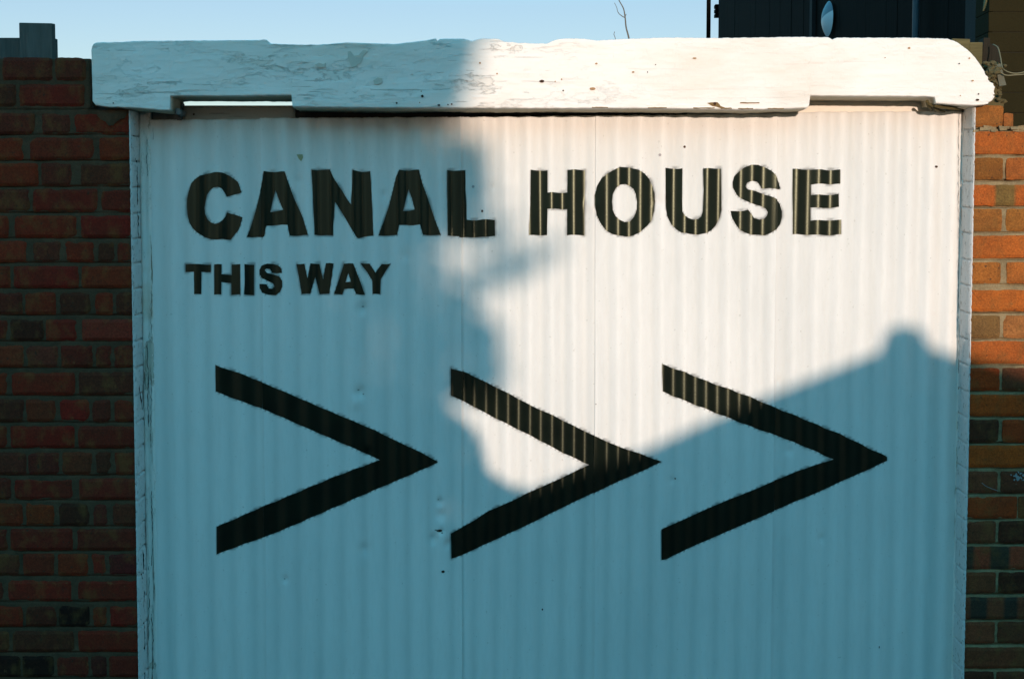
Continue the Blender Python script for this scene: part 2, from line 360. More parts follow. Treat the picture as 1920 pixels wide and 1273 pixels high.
for name_, outer, hole in LETTERS:
    loops = [densify(to_plane(outer))] + ([densify(to_plane(hole))] if hole else [])
    paint_jobs.append(('letter', name_, loops)); ALL_SEG += loops
for ar in ARROWS:
    loops = [densify(to_plane(ar))]; paint_jobs.append(('arrow', None, loops)); ALL_SEG += loops

edges_x = [x_l] + SEAMS + [x_r]
for si in range(5):
    xa, xb = edges_x[si], edges_x[si + 1]
    # overlaps run on underneath the neighbour that stands proud
    la = xa - (PITCHX * .9 if si > 0 and SHEET_Y[si - 1] < SHEET_Y[si] else 0)
    lb = xb + (PITCHX * .9 if si < 4 and SHEET_Y[si + 1] < SHEET_Y[si] else 0)
    xs = np.arange(la + 1e-5, lb, PITCHX / 18); xs = np.append(xs, lb - 1e-5)
    tz = np.array([PZ(sheet_top_px((x / 5) * FPX + 960)) + .002 * noise.noise(Vector((x * 30, si, 0))) + .0015 * noise.noise(Vector((x * 110, si, 4))) for x in xs])
    nz = 260; V = []
    zz = np.linspace(0, 1, nz)
    zb = .04
    X, T = np.meshgrid(xs, zz); Zm = zb + (tz[None, :] - zb) * T
    Xc = np.clip(X, xa + 1e-4, xb - 1e-4)
    Y = surfY(X, Zm) - np.array(SHEET_Y)[(sum((X > s_).astype(int) for s_ in SEAMS))] + SHEET_Y[si]
    # lapped edge lifts a little off the sheet below
    for e_, sg in ((xa, 1), (xb, -1)):
        j = SEAMS.index(e_) if e_ in SEAMS else None
        if j is not None and SHEET_Y[si] < SHEET_Y[j if sg == 1 else j + 1]:
            dd = np.clip(1 - np.abs(X - e_) / .016, 0, 1); Y = Y - dd ** 2 * .0026 * (1 + .6 * np.sin(Zm * 7 + si))
    V = np.stack([X, Y, Zm], -1).reshape(-1, 3)
    nx = len(xs); F = [(j * nx + i, j * nx + i + 1, (j + 1) * nx + i + 1, (j + 1) * nx + i) for j in range(nz - 1) for i in range(nx - 1)]
    me = bpy.data.meshes.new('metal_sheet'); me.from_pydata(V.tolist(), [], F); me.update()
    at = me.attributes.new('overspray', 'FLOAT', 'POINT'); at.data.foreach_set('value', overspray(V).astype(np.float32))
    vv = np.clip(.5 - .5 * np.cos((V[:, 0] - X_CREST) / PITCHX * 2 * math.pi + .35 * np.sin(V[:, 2] * 2 + si)), 0, 1) ** 3
    at = me.attributes.new('grime_shade', 'FLOAT', 'POINT'); at.data.foreach_set('value', vv.astype(np.float32))  # valley dirt that also paints in the shade of the grooves
    o = link('metal_sheet', me, M_SHEET, gate, True)
    md = o.modifiers.new('thick', 'SOLIDIFY'); md.thickness = .0008; md.offset = -1

for kind, name_, loops in paint_jobs:
    bm = bmesh.new()
    for lp in loops:
        vs = []
        for (x, z) in lp:
            rip = .0016 * corr(x) + .0009 * noise.noise(Vector((x * 55, z * 55, 0)))     # edges wander over the ribs
            vs.append(bm.verts.new((x + .0006 * noise.noise(Vector((x * 70, z * 70, 5))), 0, z + rip)))
        for i in range(len(vs)): bm.edges.new((vs[i], vs[(i + 1) % len(vs)]))
    bmesh.ops.triangle_fill(bm, edges=list(bm.edges), use_beauty=True, use_dissolve=False, normal=(0, -1, 0))
    xs_ = [v.co.x for v in bm.verts]; zs_ = [v.co.z for v in bm.verts]
    x = min(xs_) + .0031
    cuts = []
    while x < max(xs_): cuts.append(x); x += .0031
    for s_ in SEAMS: cuts += [s_ - .0003, s_ + .0003]
    for x in cuts: bmesh.ops.bisect_plane(bm, geom=list(bm.verts) + list(bm.edges) + list(bm.faces), plane_co=(x, 0, 0), plane_no=(1, 0, 0), dist=1e-6)
    z = min(zs_) + .012
    while z < max(zs_): bmesh.ops.bisect_plane(bm, geom=list(bm.verts) + list(bm.edges) + list(bm.faces), plane_co=(0, 0, z), plane_no=(0, 0, 1), dist=1e-6); z += .012
    vx = np.array([v.co.x for v in bm.verts]); vz = np.array([v.co.z for v in bm.verts]); vy = surfY(vx, vz) - .0009
    for j, s_ in enumerate(SEAMS):
        nr = np.abs(vx - s_) < .0018
        if nr.any(): vy[nr] = np.minimum(surfY(np.full(nr.sum(), s_ - .0012), vz[nr]), surfY(np.full(nr.sum(), s_ + .0012), vz[nr])) - .0012
    # follow the lifted lap edges
    for j, s_ in enumerate(SEAMS):
        hi_side = (vx > s_ - .0019) if SHEET_Y[j + 1] < SHEET_Y[j] else (vx < s_ + .0019)
        vy = vy - np.where(hi_side, np.clip(1 - np.abs(vx - s_) / .016, 0, 1) ** 2 * .0026 * (1 + .6 * np.sin(vz * 7 + (j + 1 if SHEET_Y[j + 1] < SHEET_Y[j] else j))), 0)
    for v, y in zip(bm.verts, vy): v.co.y = y
    for f in bm.faces:
        f.normal_update(); f.smooth = True
        if f.normal.y > 0: f.normal_flip()
    me = bpy.data.meshes.new(kind); bm.to_mesh(me); bm.free()
    o = link(kind, me, M_BLACK, gate)
    if name_: o['label'] = 'black stencilled letter ' + name_

def plank(name, x0, x1, y0, y1, z0, z1, m, parent, along='z', step=.012, rough=.0015, seed=0, tone=(1, 1, 1), split=0):
    """sawn timber with worn arrises: front face is a displaced grid; sides, top and bottom close it"""
    nx = max(3, int((x1 - x0) / (step if along == 'x' else .005))); nz = max(3, int((z1 - z0) / (step if along == 'z' else .005)))
    V = []; F = []
    for j in range(nz + 1):
        for i in range(nx + 1):
            x = x0 + (x1 - x0) * i / nx; z = z0 + (z1 - z0) * j / nz
            sx, sz = (8, 60) if along == 'x' else (60, 8)
            d = rough * fb(x * sx, seed, z * sz, 4)
            e = min(i, nx - i, j, nz - j)
            if e == 0: d += .003 + .002 * noise.noise(Vector((x * 40, seed + 3, z * 40)))
            ox = 0
            if i in (0, nx): ox = rough * 1.2 * fb(seed, z * 25, 3, 3)
            if split:
                t = x - (x0 + x1) / 2 - .25 * (x1 - x0) * noise.noise(Vector((seed, z * 3, 1)))
                if abs(t) < .003: d += split
            V.append((x + ox, y0 + d, z))
    n = nx + 1
    for j in range(nz):
        for i in range(nx): F.append((j * n + i, j * n + i + 1, (j + 1) * n + i + 1, (j + 1) * n + i))
    ring = [i for i in range(n)] + [j * n + nx for j in range(1, nz + 1)] + [nz * n + i for i in range(nx - 1, -1, -1)] + [j * n for j in range(nz - 1, 0, -1)]
    o_ = len(V); V += [(V[k][0], y1, V[k][2]) for k in ring]; L = len(ring)
    for k in range(L): F.append((ring[k], o_ + k, o_ + (k + 1) % L, ring[(k + 1) % L]))
    F.append(tuple(o_ + k for k in range(L)))
    mb = MB(); mb.add(V, F, tone); return mb.build(name, m, parent, True)
# timber frame of the gate
o = plank('stile', PX(268.5, 640), PX(289, 640), -.010, .04, .04, PZ(210), M_STILE, gate, seed=2, split=.004)
plank('rail', PX(266, 640), PX(328, 210), .014, .045, PZ(262), PZ(203), M_RAW, gate, along='x', seed=10)

plank('stile', PX(1797, 640), PX(1807.2, 640), -.010, .04, .04, PZ(210), M_STILE, gate, seed=5)
plank('rail', PX(341, 210), PX(552, 210), .014, .045, PZ(262), PZ(198.5, .02), M_BEAM, gate, along='x', seed=8, tone=(.46, .46, .42))  # left length of the rail painted darker where it lies in shade
plank('rail', PX(552, 210) + .0005, PX(1290, 210), .016, .045, PZ(262), PZ(196, .02), M_DARKW, gate, along='x', seed=18)  # dark colour paints in the beam's shade along this gap
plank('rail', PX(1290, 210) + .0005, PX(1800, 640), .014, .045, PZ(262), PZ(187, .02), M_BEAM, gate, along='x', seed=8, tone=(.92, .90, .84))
plank('rail', PX(290, 640), PX(1797, 640), .014, .045, .95, 1.08, M_RAW, gate, along='x', seed=9)
b = MB(); b.box(PX(326, 210), PX(341, 210), -.002, .05, PZ(226), PZ(192), j=.0015); b.build('latch_post', M_RAW, gate, bevel=.002)
# nail holes, chips and stains on the iron
def disc(name, px, py, rpx, m, parent, asp=1.0, Y=None, jag=.25, lift=.0012):
    q = P(px, py, 0); r = rpx / FPX * 5; n = 12; V = []; c0 = None
    for k in range(n):
        th = 2 * math.pi * k / n; rr = r * (1 + jag * noise.noise(Vector((px, py, k * .9))))
        V.append((q.x + rr * math.cos(th) * asp, q.z + rr * math.sin(th)))
    V.append((q.x, q.z))
    vx = np.array([v[0] for v in V]); vz = np.array([v[1] for v in V])
    ys = (surfY(vx, vz) if Y is None else np.full(len(V), Y)) - lift
    return mesh(name, [(a, b_, c) for a, b_, c in zip(vx, ys, vz)], [(k, (k + 1) % n, n) for k in range(n)][::-1], m, parent)
for px, py, r, asp in ((1283, 276, 2.3, 1), (1755, 313, 2.2, 1.5), (863, 243, 1.8, .7), (744, 840, 1.2, 1), (1017, 1143, 2, .7), (1648, 1212, 2.4, .4), (831, 1070, 2.5, 1.3), (824, 994, 2.6, 2.2), (1117, 757, 1, 1),
                       (904, 396, 2.4, .8), (709, 822, 1.1, 1), (1266, 897, 1.5, 1), (364, 215, 2, 1)):
    disc('nail_hole', px, py, r, M_HOLE, gate, asp)
disc('nail_hole', 1237, 291, 2.6, plain('lead_washer', (.32, .29, .30), (.45, .42, .42), 50), gate)
disc('nail_hole', 887, 350, 2.6, bpy.data.materials['lead_washer'], gate)
q = [P(556, 290), P(568, 290), P(569, 296), P(565, 303), P(560, 298)]
vx = np.array([v.x for v in q]); vz = np.array([v.z for v in q])
mesh('sticker', [(a, c, d) for a, c, d in zip(vx, surfY(vx, vz) - .002, vz)], [(0, 4, 3, 2, 1)], plain('faded_sticker', (.30, .31, .17), (.45, .42, .25), 40), gate)
# pale gouges beside the seam, where the paint has been knocked off
gm_ = plain('dark_scratch', (.10, .11, .10), (.25, .25, .22), 60)
for px, py, r, asp in ((818, 993, 1.2, 3), (829, 998, 1.2, 1.5), (680, 575, 1, 2.4), (672, 731, 1, 2), (681, 739, 1.1, 1.5), (822, 936, .9, 2), (534, 1084, 1, 1.6)):
    disc('scratch', px, py, r, gm_, gate, asp)

# ------------------------------------------------------------------ the lintel beam
beam = thing('timber_lintel', 'long thick white painted timber beam with flaking paint lying across the gate top', 'beam')
YF, YB = -.15, .045
RAG = lambda x: 0
top_px = [(172,92),(176,83),(182,80),(230,79),(260,77),(390,76),(470,75.5),(500,75),(505,82),(560,84),(600,84),(650,80),(740,83),(765,80),(800,76),(806,74),(818,73),(820,77),(826,73),(870,73),(885,77),(905,72),(935,73),(945,78),(980,81),(1025,82),(1040,75),(1060,72),(1095,73),(1120,76),(1140,74.5),(1180,73),(1250,70.5),(1340,71.5),(1440,70.5),(1480,69.5),(1545,70),(1552,70),(1560,74.5),(1568,71),(1650,71),(1700,71),(1775,73),(1788,77),(1800,84),(1815,95),(1828,108),(1840,125),(1850,140),(1858,152),(1864,163),(1866,175)]
bot_px = [(172,190),(178,198),(200,201),(260,203),(300,207),(316,207),(317.5,205),(319,181),(330,180),(420,180.5),(545,179),(546,180),(548,201),(700,202.5),(860,203),(1000,203.5),(1200,203.5),(1330,205),(1400,206),(1440,205),(1480,204),(1514,203),(1518,199),(1520,180),(1600,180.5),(1740,181.5),(1753,183),(1756,194),(1800,197),(1830,198.5),(1852,196),(1860,190),(1866,183)]
def interp(pts, x):
    for (a, ya), (c, yc) in zip(pts, pts[1:]):
        if x <= c: return ya + (yc - ya) * max(0, (x - a)) / max(c - a, 1e-6)
    return pts[-1][1]
cols = sorted(set([round(v, 2) for v in np.arange(172, 1866.01, 1.8)] + [p[0] for p in top_px + bot_px]))
NR = 44; V = []; T = []; F = []
def plate(x, z):
    """stepped paint plates: broad low plateaus with torn edges"""
    n_ = noise.fractal(Vector((x * 4.5, 0, z * 15)), .8, 2.1, 5)
    n2 = noise.fractal(Vector((x * 9 + 7, 3, z * 40)), .8, 2.1, 4)
    s_ = .0011 * (1 if n_ > .12 else 0) + .0009 * (1 if n2 > .22 else 0)
    return -s_
for i, cx in enumerate(cols):
    tp = interp(top_px, cx) + 1.0 * noise.noise(Vector((cx * .09, 1, 0))) + .6 * noise.noise(Vector((cx * .35, 2, 0)))
    bp = interp(bot_px, cx) + .7 * noise.noise(Vector((cx * .08, 5, 0))) + .5 * noise.noise(Vector((cx * .4, 6, 0)))
    zt = P(cx, tp, YF).z; zb_ = P(cx, bp, YF).z; x = P(cx, 140, YF).x
    for j in range(NR + 1):
        t = j / NR; t = t + .22 * math.sin(2 * math.pi * t) / (-2 * math.pi) * 3.2; z = zb_ + (zt - zb_) * t
        e = min(t, 1 - t) * (zt - zb_)
        ex = min(cx - 172, 1866 - cx) / 545
        r = .0045; back = 0
        if e < r: back += r - math.sqrt(max(0, r * r - (r - e) ** 2))
        if ex < r: back += (r - math.sqrt(max(0, r * r - (r - ex) ** 2))) * .8
        d = .0030 * fb(x * 2.5, 1, z * 9, 3) + .0005 * fb(x * 14, 2, z * 75, 3) + .5 * plate(x, z)
        x_ = x
        if cx > 1842: x = x + (cx - 1842) / 24 * (.0035 * noise.noise(Vector((z * 90, 7, 0))) + .003 * noise.noise(Vector((z * 230, 7, 0))))
        V.append((x, YF + back * .9 + d, z)); T.append((1, 1, 1))
n = NR + 1
for i in range(len(cols) - 1):
    for j in range(NR): F.append((i * n + j, (i + 1) * n + j, (i + 1) * n + j + 1, i * n + j + 1))
o_ = len(V); BS = 7                                             # soffit, back and top run back in strips
for i, cx in enumerate(cols):
    fb_, ft_ = V[i * n], V[i * n + NR]
    for k in range(1, BS + 1):
        y = fb_[1] + (YB - fb_[1]) * k / BS
        V.append((fb_[0], y, fb_[2] - .004 * (k > 0) * 0 + .003 * noise.fractal(Vector((fb_[0] * 6, k * .9, 0)), 1, 2, 3)))
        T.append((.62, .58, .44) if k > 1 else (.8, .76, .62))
    V.append((ft_[0], YB, ft_[2] + .002 * noise.noise(Vector((ft_[0] * 9, 3, 3))))); T.append((1, 1, 1))
m_ = BS + 1
for i in range(len(cols) - 1):
    A = [i * n] + [o_ + i * m_ + k for k in range(BS + 1)] + [i * n + NR]
    B = [(i + 1) * n] + [o_ + (i + 1) * m_ + k for k in range(BS + 1)] + [(i + 1) * n + NR]
    for k in range(len(A) - 1): F.append((A[k], A[k + 1], B[k + 1], B[k]))
for i in (0, len(cols) - 1):
    ringv = [i * n + j for j in range(NR + 1)] + [o_ + i * m_ + BS] + [o_ + i * m_ + k for k in range(BS - 1, -1, -1)]
    F.append(tuple(ringv))
b = MB(); b.v = V; b.f = F; b.c = T
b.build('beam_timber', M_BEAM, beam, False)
# tapered lower lip seen under the front edge between the notches, and the split ends beside them
def lip(pts_top, y0, y1, dz, tone, name, seed):
    b_ = MB(); N = 60; xs0 = pts_top
    V_ = []; F_ = []
    for i in range(N + 1):
        cx = xs0[0] + (xs0[1] - xs0[0]) * i / N
        zt = P(cx, xs0[2], YF).z + .002; x = P(cx, 200, y0).x
        dd = dz * (1 + .35 * noise.noise(Vector((cx * .05, seed, 0))) + .2 * noise.noise(Vector((cx * .2, seed, 0))))
        V_ += [(x, y0, zt), (x, y0 + .003, zt - dd * .7), (x, y0 + .012, zt - dd), (x, y1, zt - dd * .8), (x, y1, zt + .01)]
    for i in range(N):
        for k in range(4): F_.append((i * 5 + k, (i + 1) * 5 + k, (i + 1) * 5 + k + 1, i * 5 + k + 1))
    F_ += [(0, 1, 2, 3, 4), tuple(N * 5 + k for k in (4, 3, 2, 1, 0))]
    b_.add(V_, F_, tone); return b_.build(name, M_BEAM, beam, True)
for px, py, r, asp, mm in ((744,194,1.8,1,0),(792,181,2.6,1,0),(823,198,1.8,1.5,0),(840,197,1.4,1,0),(847,196,1.6,1,0),(1016,153,2.6,1.8,0),(1041,153.5,1.2,1,1),(1053,149.5,1.5,1,1),(1056,170.5,1.3,1.2,0),
                           (1111,167,2.6,2.2,1),(1214,136,1.4,.7,0),(1229,122,1.1,1,0),(1118,120,1.6,1.5,1),(1187,136,1.5,1.8,1),(790,172,1.3,.8,1),(787,193,1.2,1,1),(1659,109,1,1.2,1),(1704,91,1.9,1.4,1),(1798,120,1.2,1.3,0),(1817,110,1.6,1,1),
                           (1823,152,1.3,2,1),(1834,177,1.5,1,0),(1832,188,2,1.8,0),(1800,180,1.2,1,1),(900,119,1.8,1,1),(932,139,1.6,1,1),(213,194,1.6,.7,0),(1302,110,1.5,2.6,1),(1340,195,3,1,0)):
    disc('nail_hole', px + 0.0, py, r * .97, M_HOLE if mm == 0 else M_RUST, beam, asp, Y=None, lift=0)
    ob = COL.objects[-1]
    # seat it on the beam face
    q0 = P(px, py, YF); c_ = P(px, py, 0)
    for v in ob.data.vertices:
        v.co.x = q0.x + (v.co.x - c_.x) * .97; v.co.z = q0.z + (v.co.z - c_.z) * .97
        v.co.y = YF - .0045
# torn chips along the bottom edge
def chip(pts, m, name='paint_chip', Y=YF - .0035, th=.004, parent=beam):
    q = [P(a, c, Y) for a, c in pts]; n = len(q)
    V = [tuple(v) for v in q] + [(v.x, v.y + th, v.z) for v in q]
    F = [tuple(range(n))] + [(i, n + i, n + (i + 1) % n, (i + 1) % n) for i in range(n)]
    b_ = MB(); b_.add(V, F); return b_.build(name, m, parent)
chip([(1326,193.5),(1333,192.5),(1345,192),(1349,196),(1351,199),(1361,203),(1352,203.5),(1343,200.5),(1336,199.5)], plain('bare_rotten_wood', (.12, .07, .025), (.32, .20, .08), 70), 'rotten_hole')
for seed_, (x0_, x1_, yy) in enumerate(((1215,1250,202.5),(1300,1340,203),(1352,1372,203.5),(1384,1412,204),(1388,1424,193.2),(1110,1140,202),(1440,1470,204))):
    pts = [(x0_ + (x1_ - x0_) * k / 8, yy - .5 - .8 * random.random()) for k in range(9)] + [(x0_ + (x1_ - x0_) * k / 8, yy + .4 + .9 * random.random()) for k in range(8, -1, -1)]
    chip(pts, bpy.data.materials['bare_rotten_wood'], 'crack', Y=YF - .0032)
# flaked patches where the grey undercoat shows
und = plain('undercoat', (.60, .57, .49), (.68, .64, .56), 35, .8, .003)
chip([(652,97),(657,96),(664,105),(672,104),(678,97),(681,94),(690,96),(681,105),(680,113),(676,119),(668,124),(660,128),(656,119),(652,108)], und, 'paint_chip', th=.003)
chip([(700,151),(708,146),(716,147),(717,154),(710,159),(702,158)], und, 'paint_chip', th=.003)
chip([(590,122),(598,118),(606,121),(611,118),(610,126),(601,127),(594,125)], und, 'paint_chip', th=.003)

# splinters at the right notch
b = MB()
for pts, r in (((1738, 190, -.12), (1742, 200, -.10), (1748, 208, -.06)), .006), (((1744, 196, -.12), (1756, 206, -.08), (1772, 210, -.03)), .005), (((1752, 199, -.12), (1780, 203, -.10), (1806, 206, -.06)), .005), (((1760, 200, -.1), (1785, 201, -.1), (1800, 200, -.08)), .005):
    b.tube([P(*p) for p in pts], [r, r * 1.2, r * .5], 5)
b.build('splinter', M_OLIVE, beam)
b = MB()
for k in range(5):
    b.box(PX(326 + k * 2, 210, -.08), PX(333 + k * 2, 210, -.08), -.07 - k * .01, -.02, PZ(212 + k, -.08), PZ(206, -.08), j=.003)
b.build('splinter', M_RAW, beam)

# ------------------------------------------------------------------ brick walls
YW, YWB = -.11, .12
def brick(mb, x0, x1, z0, z1, tone, depth=.05, yf=YW, chipc=None, r=.006, bands=None):
    """one fired brick: pillowed face, worn arrises, uneven edges"""
    nx = max(4, int((x1 - x0) / .011)); nz = 7
    yo = yf + random.uniform(-.0015, .0018); sd = random.uniform(0, 99)
    tl = random.uniform(-.001, .001); cr = [random.uniform(.003, .010) for _ in range(4)]
    if chipc is not None: cr[chipc] = random.uniform(.014, .030)
    V = []; Cc = []
    for j in range(nz + 1):
        for i in range(nx + 1):
            u = i / nx; v = j / nz
            # denser towards the edges
            u = .5 - .5 * math.cos(math.pi * u) * (.85) - 0.0 if False else u
            x = x0 + (x1 - x0) * u; z = z0 + (z1 - z0) * v
            de = min(x - x0, x1 - x, z - z0, z1 - z)
            back = 0
            if de < r: back = r - math.sqrt(max(0, r * r - (r - de) ** 2))
            # corners
            k = (0 if u < .5 else 1) + (0 if v < .5 else 2); rc = cr[k]
            cxn = x0 if u < .5 else x1; czn = z0 if v < .5 else z1
            dx, dz = abs(x - cxn), abs(z - czn)
            if dx < rc and dz < rc:
                q = math.hypot(rc - dx, rc - dz)
                if q > rc:
                    s_ = rc / q; x = cxn + (1 if u < .5 else -1) * (rc - (rc - dx) * s_); z = czn + (1 if v < .5 else -1) * (rc - (rc - dz) * s_)
            jx = .0024 * noise.noise(Vector((sd, z * 60, 1))) if i in (0, nx) else 0
            jz = .0024 * noise.noise(Vector((x * 35, sd, 2))) + .0012 * noise.noise(Vector((x * 110, sd, 5))) if j in (0, nz) else 0
            y = yo + back + .0011 * fb(x * 30 + sd, 0, z * 30, 4) + tl * (u - .5) * 2
            V.append((x + jx, y, z + jz))
            c = tone
            if bands:
                for a0, a1, bc in bands:
                    if a0 <= x <= a1: c = bc
            Cc.append(c)
    n = nx + 1; F = [(j * n + i, j * n + i + 1, (j + 1) * n + i + 1, (j + 1) * n + i) for j in range(nz) for i in range(nx)]
    ring = [i for i in range(n)] + [j * n + nx for j in range(1, nz + 1)] + [nz * n + i for i in range(nx - 1, -1, -1)] + [j * n for j in range(nz - 1, 0, -1)]
    o_ = len(V); V += [(V[k][0], yf + depth, V[k][2]) for k in ring]; Cc += [Cc[k] for k in ring]; L = len(ring)
    for k in range(L): F.append((ring[k], o_ + k, o_ + (k + 1) % L, ring[(k + 1) % L]))
    F.append(tuple(o_ + k for k in range(L)))
    off = len(mb.v); mb.v += V; mb.f += [tuple(i + off for i in q) for q in F]; mb.c += Cc
def mortar_slab(mb, x0, x1, z0, z1, yf, seed, yb=YWB, st=.009, joints=(), stz=None, dig=.011):
    """bed of mortar behind the brick faces; raked out just under each course"""
    stz = stz or st
    nx = max(2, int((x1 - x0) / st)); nz = max(2, int((z1 - z0) / stz)); V = []
    jt = np.array(sorted(joints)) if len(joints) else None
    for j in range(nz + 1):
        z = z0 + (z1 - z0) * j / nz
        for i in range(nx + 1):
            x = x0 + (x1 - x0) * i / nx
            y = yf + .0035 * fb(x * 22, seed, z * 22, 3) + .002 * noise.noise(Vector((x * 6, seed, z * 6)))
            if jt is not None:
                d = z - jt; k = d[np.argmin(np.abs(d))]
                wv = .0025 * noise.noise(Vector((x * 16, seed, round(z * 12) * 1.7)))
                if -.003 < k < .006: y += dig * max(0, 1 - ((k - .0022 - wv) / .0042) ** 2) * (.6 + .8 * noise.noise(Vector((x * 9, seed + 5, z * 9))))
            V.append((x, y, z))
    n = nx + 1; F = [(j * n + i, j * n + i + 1, (j + 1) * n + i + 1, (j + 1) * n + i) for j in range(nz) for i in range(nx)]
    ring = [i for i in range(n)] + [j * n + nx for j in range(1, nz + 1)] + [nz * n + i for i in range(nx - 1, -1, -1)] + [j * n for j in range(nz - 1, 0, -1)]
    o_ = len(V); V += [(V[k][0], yb, V[k][2]) for k in ring]; L = len(ring)
    for k in range(L): F.append((ring[k], o_ + k, o_ + (k + 1) % L, ring[(k + 1) % L]))
    F.append(tuple(o_ + k for k in range(L)))
    mb.add(V, F)
def reveal(name, x_edge, sgn, zs_joint, z0, z1, parent, seed):
    """painted brick end (the side of the opening): grooves at every bed joint"""
    ny = 22; nz = int((z1 - z0) / .0035); V = []; F = []; y0, y1 = YW + .0015, -.006
    for j in range(nz + 1):
        z = z0 + (z1 - z0) * j / nz
        for i in range(ny + 1):
            y = y0 + (y1 - y0) * i / ny
            zz_ = z - .10 * (y - y0) * .6 + .002 * noise.noise(Vector((y * 40, z * 9, seed)))
            g_ = min(abs(zz_ - q) for q in zs_joint)
            d = .0030 + (.0022 if sgn > 0 else .0012) * fb(y * 25, seed, z * 18, 4)
            gw = .0045 if sgn > 0 else .0034
            if g_ < gw: d -= .010 * (1 - (g_ / gw) ** 2)
            if noise.noise(Vector((y * 14, z * 6, seed + 9))) > .32: d -= .0025
            d -= .006 * max(0, 1 - i / 2.5)
            if i < 5: d = max(d, -.0022)
            V.append((x_edge + sgn * d, y + (.004 * noise.noise(Vector((z * 70, seed, 0))) if i == 0 else 0), z))
    n = ny + 1
    for j in range(nz):
        for i in range(ny): F.append((j * n + i, j * n + i + 1, (j + 1) * n + i + 1, (j + 1) * n + i) if sgn < 0 else (j * n + i + 1, j * n + i, (j + 1) * n + i, (j + 1) * n + i + 1))
    o_ = mesh(name, V, F, M_PAINTBRICK, parent, True); md = o_.modifiers.new('thick', 'SOLIDIFY'); md.thickness = .003; md.offset = -1
    return o_

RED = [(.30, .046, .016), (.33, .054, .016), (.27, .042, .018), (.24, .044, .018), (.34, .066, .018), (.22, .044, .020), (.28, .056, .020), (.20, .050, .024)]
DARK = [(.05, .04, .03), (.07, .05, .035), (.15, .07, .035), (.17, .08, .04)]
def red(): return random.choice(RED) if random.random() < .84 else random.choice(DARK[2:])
# left wall, courses read off the photograph: (top, bottom, [(x0, x1, tone?), ...])
LR = [
 (108,151,[(3,97),(103,160)]), (158,200,[(-93,29),(35,157)]),
 (212,252,[(-60,64),(77,133,(0.192,0.062,0.039)),(137,242)]), (258,300,[(-80,43,(0.346,0.062,0.017)),(55,175),(186,242)]),
 (306,349,[(-52,71),(77,135),(148,243)]), (354,398,[(-64,55),(60,183),(187,243)]),
 (404,446,[(-105,15),(25,143),(151,243,(0.307,0.037,0.017))]), (452,492,[(-10,51,(0.366,0.068,0.023)),(57,115,(0.192,0.062,0.045)),(120,177),(181,214,(0.144,0.056,0.039)),(219,243)]),
 (499,540,[(-103,19),(25,147,(0.327,0.037,0.017)),(152,245)]), (548,590,[(-18,41),(46,104),(111,171,(0.136,0.093,0.078)),(176,211),(216,246)]),
 (599,639,[(-106,14),(19,81,(0.096,0.081,0.056)),(85,144,(0.327,0.037,0.017)),(153,246,(0.366,0.074,0.039))]), (648,689,[(-15,45,(0.327,0.081,0.028)),(49,109,(0.250,0.074,0.050)),(114,173),(178,209),(213,247)]),
 (698,741,[(-106,14),(20,140,(0.327,0.050,0.017)),(147,248,(0.163,0.056,0.033))]), (749,791,[(-15,44,(0.144,0.050,0.023)),(48,104,(0.250,0.068,0.023)),(110,167,(0.366,0.037,0.017)),(172,207),(214,248)]),
 (799,840,[(-107,12),(19,139,(0.327,0.031,0.011)),(146,248)]), (848,890,[(-12,49,(0.192,0.062,0.033)),(52,110,(0.192,0.043,0.023)),(116,172,(0.231,0.074,0.028)),(177,207),(214,249,(0.250,0.062,0.023))]),
 (897,937,[(-100,20),(24,137),(147,251,(0.270,0.050,0.023))]), (944,986,[(-18,42,(0.307,0.062,0.017)),(47,103,(0.346,0.081,0.017)),(110,167,(0.102,0.068,0.039)),(173,202,(0.192,0.050,0.028)),(210,251,(0.192,0.068,0.039))]),
 (991,1032,[(-107,14),(19,136),(142,252)]), (1038,1079,[(-25,36,(0.192,0.081,0.033)),(42,101),(108,166),(171,198,(0.346,0.056,0.023)),(203,254,(0.192,0.037,0.028))]),
 (1088,1127,[(-110,8),(15,135,(0.346,0.043,0.017)),(143,256,(0.318,0.043,0.017))]), (1136,1175,[(-18,42),(47,105,(0.163,0.037,0.017)),(109,167,(0.034,0.028,0.020)),(173,202,(0.288,0.056,0.017)),(206,257,(0.346,0.037,0.017))]),
 (1183,1222,[(-104,17),(22,138),(146,257)]), (1230,1269,[(-18,38,(0.041,0.031,0.023)),(41,100,(0.034,0.028,0.023)),(105,165),(170,199,(0.135,0.037,0.028)),(204,258)]),
]
left = thing('brick_wall', 'shaded dark red brick wall left of the gate with a stepped top beside the beam end', 'brick wall')
mb = MB(); xe_l = PX(243, 230, YW); joints_l = []
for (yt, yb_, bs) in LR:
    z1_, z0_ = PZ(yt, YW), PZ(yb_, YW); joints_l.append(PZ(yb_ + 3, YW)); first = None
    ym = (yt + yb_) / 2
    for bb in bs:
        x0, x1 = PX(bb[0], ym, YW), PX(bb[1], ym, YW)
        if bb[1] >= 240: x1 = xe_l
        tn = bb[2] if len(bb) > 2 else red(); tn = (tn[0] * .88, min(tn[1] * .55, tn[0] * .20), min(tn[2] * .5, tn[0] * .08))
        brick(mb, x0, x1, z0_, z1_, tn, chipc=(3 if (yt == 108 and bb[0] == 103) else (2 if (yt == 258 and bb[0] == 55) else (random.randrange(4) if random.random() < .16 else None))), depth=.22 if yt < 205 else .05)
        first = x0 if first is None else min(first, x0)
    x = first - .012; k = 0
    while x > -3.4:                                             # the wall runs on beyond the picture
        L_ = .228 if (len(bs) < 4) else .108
        brick(mb, x - L_, x, z0_, z1_, red(), depth=.22 if yt < 205 else .05); x -= L_ + .012
